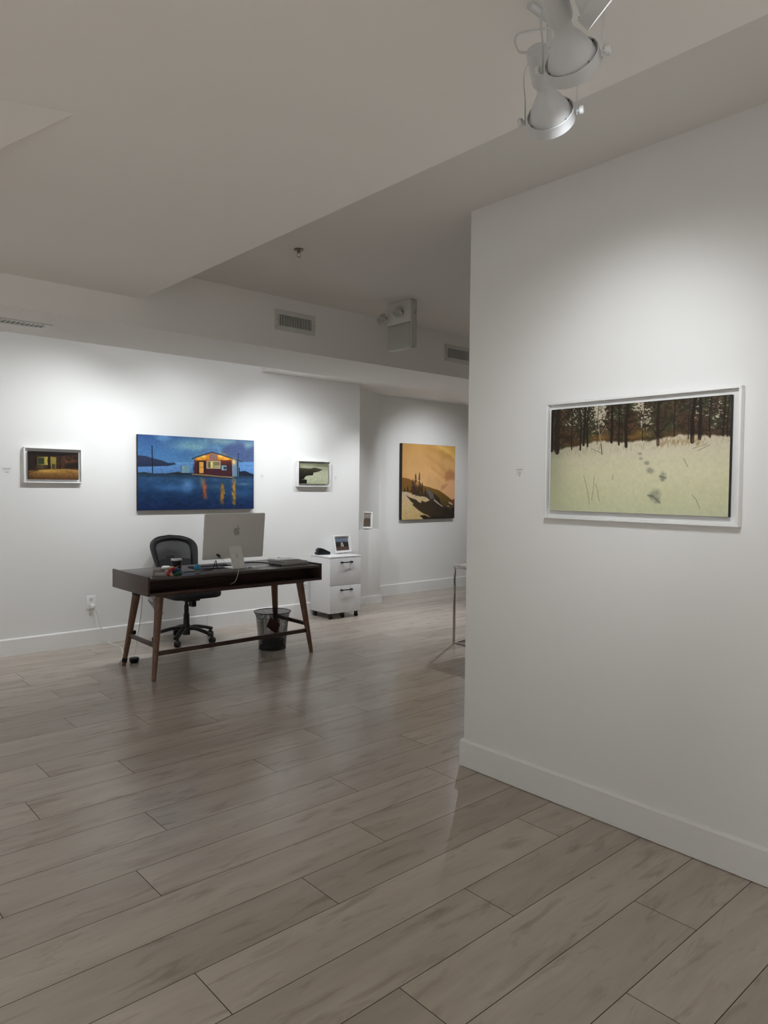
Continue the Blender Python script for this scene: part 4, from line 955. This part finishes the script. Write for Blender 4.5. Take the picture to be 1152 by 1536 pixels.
b.tube([(2.55, 5.72, .653), (2.54, 5.71, .60), (2.525, 5.70, .53), (2.53, 5.70, .30), (2.535, 5.71, .12), (2.55, 5.74, .006), (2.62, 5.80, .004)], .003, 8)
for k in range(4):
    ox = .008 * k; b.tube([(2.475 + ox, 5.70, .545 - .01 * k), (2.505 + ox, 5.695, .56 - .01 * k), (2.535 + ox, 5.70, .50), (2.565 + ox, 5.705, .435), (2.580 + ox, 5.70, .395 + .008 * k), (2.550 + ox, 5.695, .400), (2.520 + ox, 5.70, .47), (2.490 + ox, 5.705, .515)], .0028, 8, 5, True)
finish('wires', b, M['greycord'], hb)
finish('tie', B().cyl((2.532, 5.70, .478), (2.545, 5.70, .462), .016, seg=14), M['black'], hb)
tag(finish('cable', B().tube([(2.60, 5.62, .653), (2.66, 5.60, .62), (2.76, 5.58, .60), (2.88, 5.56, .605), (3.0, 5.54, .63), (3.06, 5.52, .653)], .0032, 8).tube([(2.72, 5.50, .653), (2.80, 5.50, .63), (2.92, 5.50, .625), (3.02, 5.50, .65)], .0032, 8), M['black'], None, (2.8, 5.6, .65)), 'black cables drooping under the left half of the desk', 'cable')
tag(finish('cable', B().tube([(2.96, 5.42, .653), (3.00, 5.42, .625), (3.03, 5.42, .61), (3.045, 5.42, .618), (3.03, 5.43, .64), (2.99, 5.44, .653)], .003, 8).tube([(3.09, 5.42, .653), (3.15, 5.42, .635), (3.22, 5.43, .630), (3.28, 5.44, .653)], .003, 8), M['cord'], None, (3.05, 5.42, .65)), 'white cable loops hanging under the middle of the desk', 'cable')

# ------------------------------------------------------------------ vents, sprinkler, emergency unit
def wall_vent(label, x0, x1, z0, z1, nsl):
    t = thing('air_vent', label, 'air vent', ((x0 + x1) / 2, YB, (z0 + z1) / 2), 'wall registers on the ceiling beam')
    m_ = .036
    f = B(); frame_boxes(f, x0, x1, z0, z1, m_, YB - .008, YB, 'y', .0015)
    finish('frame', f, M['vent'], t)
    finish('duct_back', B().box(x0 + m_, x1 - m_, YB - .0015, YB - .0005, z0 + m_, z1 - m_), M['ventdark'], t)
    b = B(); w = (x1 - x0 - 2 * m_)
    for k in range(nsl):
        xc = x0 + m_ + w * (k + .5) / nsl; b.box(xc - .0026, xc + .0026, YB - .0075, YB - .0015, z0 + m_, z1 - m_)
    finish('louvres', b, M['vent'], t)
    for xx in (x0 + .014, x1 - .014): finish('screw', B().cyl((xx, YB - .0095, (z0 + z1) / 2), (xx, YB - .0075, (z0 + z1) / 2), .004, seg=10), M['steel'], t)
wall_vent('white vertical-slat vent on the beam, left of the emergency light', 3.038, 3.416, 2.690, 2.846, 20)
wall_vent('white vertical-slat vent on the beam, cut off by the right wall', 4.916, 5.294, 2.683, 2.841, 20)
t = thing('air_vent', 'long white slot vent on the underside of the beam, at the far left', 'air vent', (1.2, 5.13, ZB))
b = B()
for (x0, x1, y0, y1) in ((.70, 1.54, 5.045, 5.085), (.70, 1.54, 5.165, 5.205), (.70, .74, 5.085, 5.165), (1.50, 1.54, 5.085, 5.165)): b.box(x0, x1, y0, y1, ZB - .006, ZB, .001)
finish('frame', b, M['vent'], t)
finish('duct_back', B().box(.74, 1.50, 5.085, 5.165, ZB - .0015, ZB - .0005), M['ventdark'], t)
b = B()
for k in range(26): x = .75 + .029 * k; b.box(x, x + .007, 5.085, 5.165, ZB - .0055, ZB - .0015, 0)
b.box(.74, 1.50, 5.122, 5.128, ZB - .0055, ZB - .0015)
finish('louvres', b, M['vent'], t)
t = thing('sprinkler_head', 'small metal fire sprinkler head on the upper ceiling', 'sprinkler', (2.555, 3.678, ZH))
finish('escutcheon', B().lathe([(.030, 0), (.032, .004), (.018, .012), (.012, .012)], (2.555, 3.678, ZH), (0, 0, -1), 28), M['steel'], t)
finish('sprinkler_frame', B().lathe([(.010, .010), (.010, .024), (.007, .025)], (2.555, 3.678, ZH), (0, 0, -1), 16).tube([(2.547, 3.678, ZH - .024), (2.543, 3.678, ZH - .036), (2.552, 3.678, ZH - .048)], .0022, 6).tube([(2.563, 3.678, ZH - .024), (2.567, 3.678, ZH - .036), (2.558, 3.678, ZH - .048)], .0022, 6).cyl((2.555, 3.678, ZH - .046), (2.555, 3.678, ZH - .052), .005, seg=12), M['steel'], t)
finish('deflector', B().lathe([(.0, .052), (.015, .052), (.015, .054), (0, .055)], (2.555, 3.678, ZH), (0, 0, -1), 20), M['steel'], t)

em = thing('emergency_light', 'white emergency light unit with two lamp heads and blank panel, hanging from ceiling', 'emergency light', (3.875, 4.165, ZH))
finish('battery_box', B().box(3.842, 3.908, 4.030, 4.300, 2.772, ZH - .0005, .003), M['emerg'], em)
finish('sign_panel', B().box(3.852, 3.904, 4.030, 4.300, 2.575, 2.770, .003).box(3.849, 3.853, 4.048, 4.290, 2.590, 2.760, .001), M['panel'], em)
finish('side_cover', B().box(3.846, 3.906, 4.024, 4.031, 2.580, 2.935, .002), M['emerg'], em)
b = B()
for dy, dz, r in ((.035, -.040, .0025), (.035, -.058, .0025), (.047, -.058, .0025), (.035, -.072, .0045)): b.cyl((3.846 + dy, 4.0225, 2.91 + dz), (3.846 + dy, 4.0245, 2.91 + dz), r, seg=10)
finish('test_buttons', b, M['black'], em)
for c, d in (((3.800, 4.130, 2.850), (-.55, -.35, -.76)), ((3.800, 4.318, 2.822), (-.62, -.30, -.72))):
    c = Vector(c); d = Vector(d).normalized()
    hd = finish('lamp_head', B().lathe([(.0, -.062), (.016, -.060), (.024, -.045), (.030, -.010), (.036, .012), (.036, .020), (.032, .020), (.028, .006)], c, d, 28, cap=False), M['emerg'], em)
    finish('lens', B().lathe([(.0, .010), (.031, .012)], c, d, 28, cap=False), M['lens'], hd)
    finish('bracket', B().tube([c - d * .03, c - d * .02 + Vector((.03, .0, .01)), Vector((3.845, c.y - .02 if c.y < 4.2 else 4.295, c.z + .01))], .008, 8), M['emerg'], hd)

# ------------------------------------------------------------------ track spotlights
def spotlight(label, C, aim, lit, ceil=ZD, bar=None, rr=.063, yoke_h=.165):
    C = Vector(C); a = Vector(aim).normalized(); h = a.cross(Vector((0, 0, 1))).normalized()
    t = thing('track_spotlight', label, 'spotlight', (C.x, C.y, ceil), 'white spotlights on the ceiling')
    finish('ring', B().lathe([(rr, -.010), (rr, .020), (rr - .003, .020), (rr - .003, -.010), (rr, -.010)], C, a, 48, cap=False), M['lampwhite'], t)
    lp = finish('lamp_shell', B().lathe([(.020, -.100), (.021, -.074), (.023, -.068), (.034, -.052), (.044, -.034), (.052, -.014), (.057, .006), (.055, .010)], C, a, 48, cap=False), M['lampwhite'], t)
    finish('lens', B().lathe([(0, .004), (.055, .007)], C, a, 48, cap=False), M['glow'] if lit else M['lens'], lp)
    e2 = a.cross(h)
    for s_ in (-1, 1):   # spring clips inside the ring
        finish('spring_clip', B().tube([C + e2 * (.036 * s_) + h * -.046 + a * -.012, C + e2 * (.040 * s_) + h * -.040 + a * -.004, C + e2 * (.0575 * s_) + h * -.012 + a * -.003, C + e2 * (.0575 * s_) + h * .012 + a * -.003, C + e2 * (.040 * s_) + h * .040 + a * -.004, C + e2 * (.036 * s_) + h * .046 + a * -.012], .0016, 6), M['lampdark'], t)
    finish('socket_housing', B().lathe([(.0, -.190), (.024, -.188), (.027, -.183), (.028, -.104), (.026, -.097), (.018, -.097)], C, a, 32, cap=False), M['lampwhite'], t)
    top = Vector((C.x, C.y, C.z + yoke_h))
    pL = C - h * (rr + .006); pR = C + h * (rr + .006)
    back = -Vector((a.x, a.y, 0)).normalized() * .03
    yk = B().tube([pL + Vector((0, 0, -.012)), pL + Vector((0, 0, .05)), pL + Vector((0, 0, yoke_h * .72)) + back * .5, top - h * .035 + back + Vector((0, 0, -.005)), top + back, top + h * .035 + back + Vector((0, 0, -.005)), pR + Vector((0, 0, yoke_h * .72)) + back * .5, pR + Vector((0, 0, .05)), pR + Vector((0, 0, -.012))], .003, 10, 6, flat=(a, .006, .0016))
    finish('yoke', yk, M['lampwhite'], t)
    for s_ in (-1, 1):
        p0 = C + h * (s_ * (rr + .004))
        finish('knob', B().cyl(p0, p0 + h * (s_ * .008), .004, seg=10).cyl(p0 + h * (s_ * .008), p0 + h * (s_ * .020), .0105, seg=16, rnd=.002), M['lampwhite'], t)
    finish('stem', B().cyl(top + back + Vector((0, 0, -.004)), (top.x + back.x, top.y + back.y, ceil - .02), .008, seg=14), M['lampwhite'], t)
    bx = bar or ((-.012, 0), (.05, 0))
    finish('mounting_bar', B().tube([(C.x + back.x + bx[0][0], C.y + back.y + bx[0][1], ceil - .0105), (C.x + back.x + bx[1][0], C.y + back.y + bx[1][1], ceil - .0105)], .0095, 14, 1), M['lampwhite'], t)
    cz = C - a * .20
    finish('lead_wire', B().tube([cz + a * .015 - h * .02, cz - h * .045 + a * .01 + Vector((0, 0, .005)), cz - h * .045 + Vector((0, 0, .035)), (top.x + back.x, top.y + back.y, ceil - .03)], .0028, 8), M['lampwhite'], t)
    return C, a
L1 = spotlight('white gimbal spotlight hanging lowest, in full view beside the ceiling edge', (1.617, 1.165, 2.488), (.825, .358, -.44), False, bar=((-.085, 0), (.03, 0)))
L2 = spotlight('grey-looking white gimbal spotlight overlapping the lowest one from above', (1.424, .970, 2.473), (.86, .27, -.44), False)
L3 = spotlight('white spotlight with its bright lens showing at the top edge of the photo', (1.310, .820, 2.497), (.71, -.43, -.64), True)

# ------------------------------------------------------------------ light
def spot(name, loc, target, watts, size=70, blend=1.0, radius=.03, col=(.94, .975, 1)):
    l = bpy.data.lights.new(name, 'SPOT'); l.energy = watts; l.spot_size = math.radians(size); l.spot_blend = blend; l.shadow_soft_size = radius; l.color = col
    o = bpy.data.objects.new(name, l); COL.objects.link(o); o.location = loc
    o.rotation_euler = (Vector(target) - Vector(loc)).to_track_quat('-Z', 'Y').to_euler()
    return o
# lamps hidden in the recess behind the beam, washing the long wall
KR, KF, KG, KD = 0.74, 1.25, 1.95, 0.66
for x, tx, zt, wt, sz in ((0.5, 0.1, 1.2, 70, 105), (2.40, 2.02, 1.22, 88, 112), (3.00, 3.25, 1.3, 58, 112), (5.35, 3.65, 1.2, 54, 76), (3.70, 4.95, .95, 100, 100), (4.75, 4.85, 1.3, 38, 84), (5.55, 5.85, .6, 90, 80)):
    spot('recess_lamp', (x, 5.64 if x < 5.5 else 5.72, 2.69), (tx, YL, zt), wt * KR, sz)
for x in (1.1, 2.75, 4.15):
    spot('wash_fill', (x, 5.62, 2.74), (x, YL, 2.0), 8, 165)  # added wide fill, stands in for lamp spill high on the wall
spot('far_room_lamp', (6.95, 5.80, 2.47), (7.25, YF, 1.40), 95 * KR, 90)
spot('far_room_lamp', (6.95, 5.70, 2.47), (5.6, 4.6, 0), 190 * KR, 90)
# the visible spotlights
spot('spotlight_beam', L1[0] + L1[1] * .03, L1[0] + L1[1] * 2, 22 * KF, 70)
spot('spotlight_beam', L2[0] + L2[1] * .03, L2[0] + L2[1] * 2, 24 * KF, 71)
spot('spotlight_beam', L3[0] + L3[1] * .03, L3[0] + L3[1] * 2, 30 * KF, 80)
# added fill spots aimed at walls out of view, for ambient bounce
spot('bounce_fill', (-1.9, 2.2, 2.68), (X0, 2.4, 1.4), 110 * KG, 110)
spot('bounce_fill', (-1.9, 4.6, 2.68), (X0, 5.0, 1.4), 80 * KG, 110)
spot('bounce_fill', (-0.3, -1.9, 2.68), (-.3, Y0, 1.4), 110 * KG, 110)
spot('bounce_fill', (1.6, -1.7, 2.68), (2.868, -2.0, 1.4), 70 * KG, 110)
spot('bounce_fill', (8.2, 3.2, 2.85), (X1, 3.2, 1.4), 80 * KG, 110)

for x, y, z, wt in ((-1.6, 1.2, 2.66, 420), (0.6, -1.9, 2.66, 420), (6.6, 1.8, 2.86, 150), (-1.4, 4.2, 2.66, 160)):  # added downward fill out of view, bounces off the floor to lift the ceiling
    spot('floor_bounce_fill', (x, y, z), (x, y, 0), wt * KD, 100)
w = bpy.data.worlds.new('room_air'); S.world = w; w.use_nodes = True
w.node_tree.nodes['Background'].inputs['Color'].default_value = (.02, .02, .02, 1); w.node_tree.nodes['Background'].inputs['Strength'].default_value = 1.0

# ------------------------------------------------------------------ camera
f_px, pitch, roll, yaw = 1075.85, math.radians(-2.0612), math.radians(0.56465), math.radians(48.3156)
cy, sy, cp, sp_ = math.cos(yaw), math.sin(yaw), math.cos(pitch), math.sin(pitch)
Fw = Vector((cy * cp, sy * cp, sp_)); r_ = Vector((sy, -cy, 0)); u_ = r_.cross(Fw)
r2 = r_ * math.cos(roll) + u_ * math.sin(roll); u2 = -r_ * math.sin(roll) + u_ * math.cos(roll)
cam = bpy.data.cameras.new('camera'); co = bpy.data.objects.new('camera', cam); COL.objects.link(co)
co.matrix_world = Matrix(((r2.x, u2.x, -Fw.x, 0), (r2.y, u2.y, -Fw.y, 0), (r2.z, u2.z, -Fw.z, 1.5), (0, 0, 0, 1)))
cam.sensor_fit = 'VERTICAL'; cam.sensor_height = 32.0; cam.lens = f_px * 32.0 / 1536; cam.clip_start = .05
S.camera = co
S.cycles.max_bounces = 10; S.cycles.diffuse_bounces = 7; S.cycles.use_denoising = True
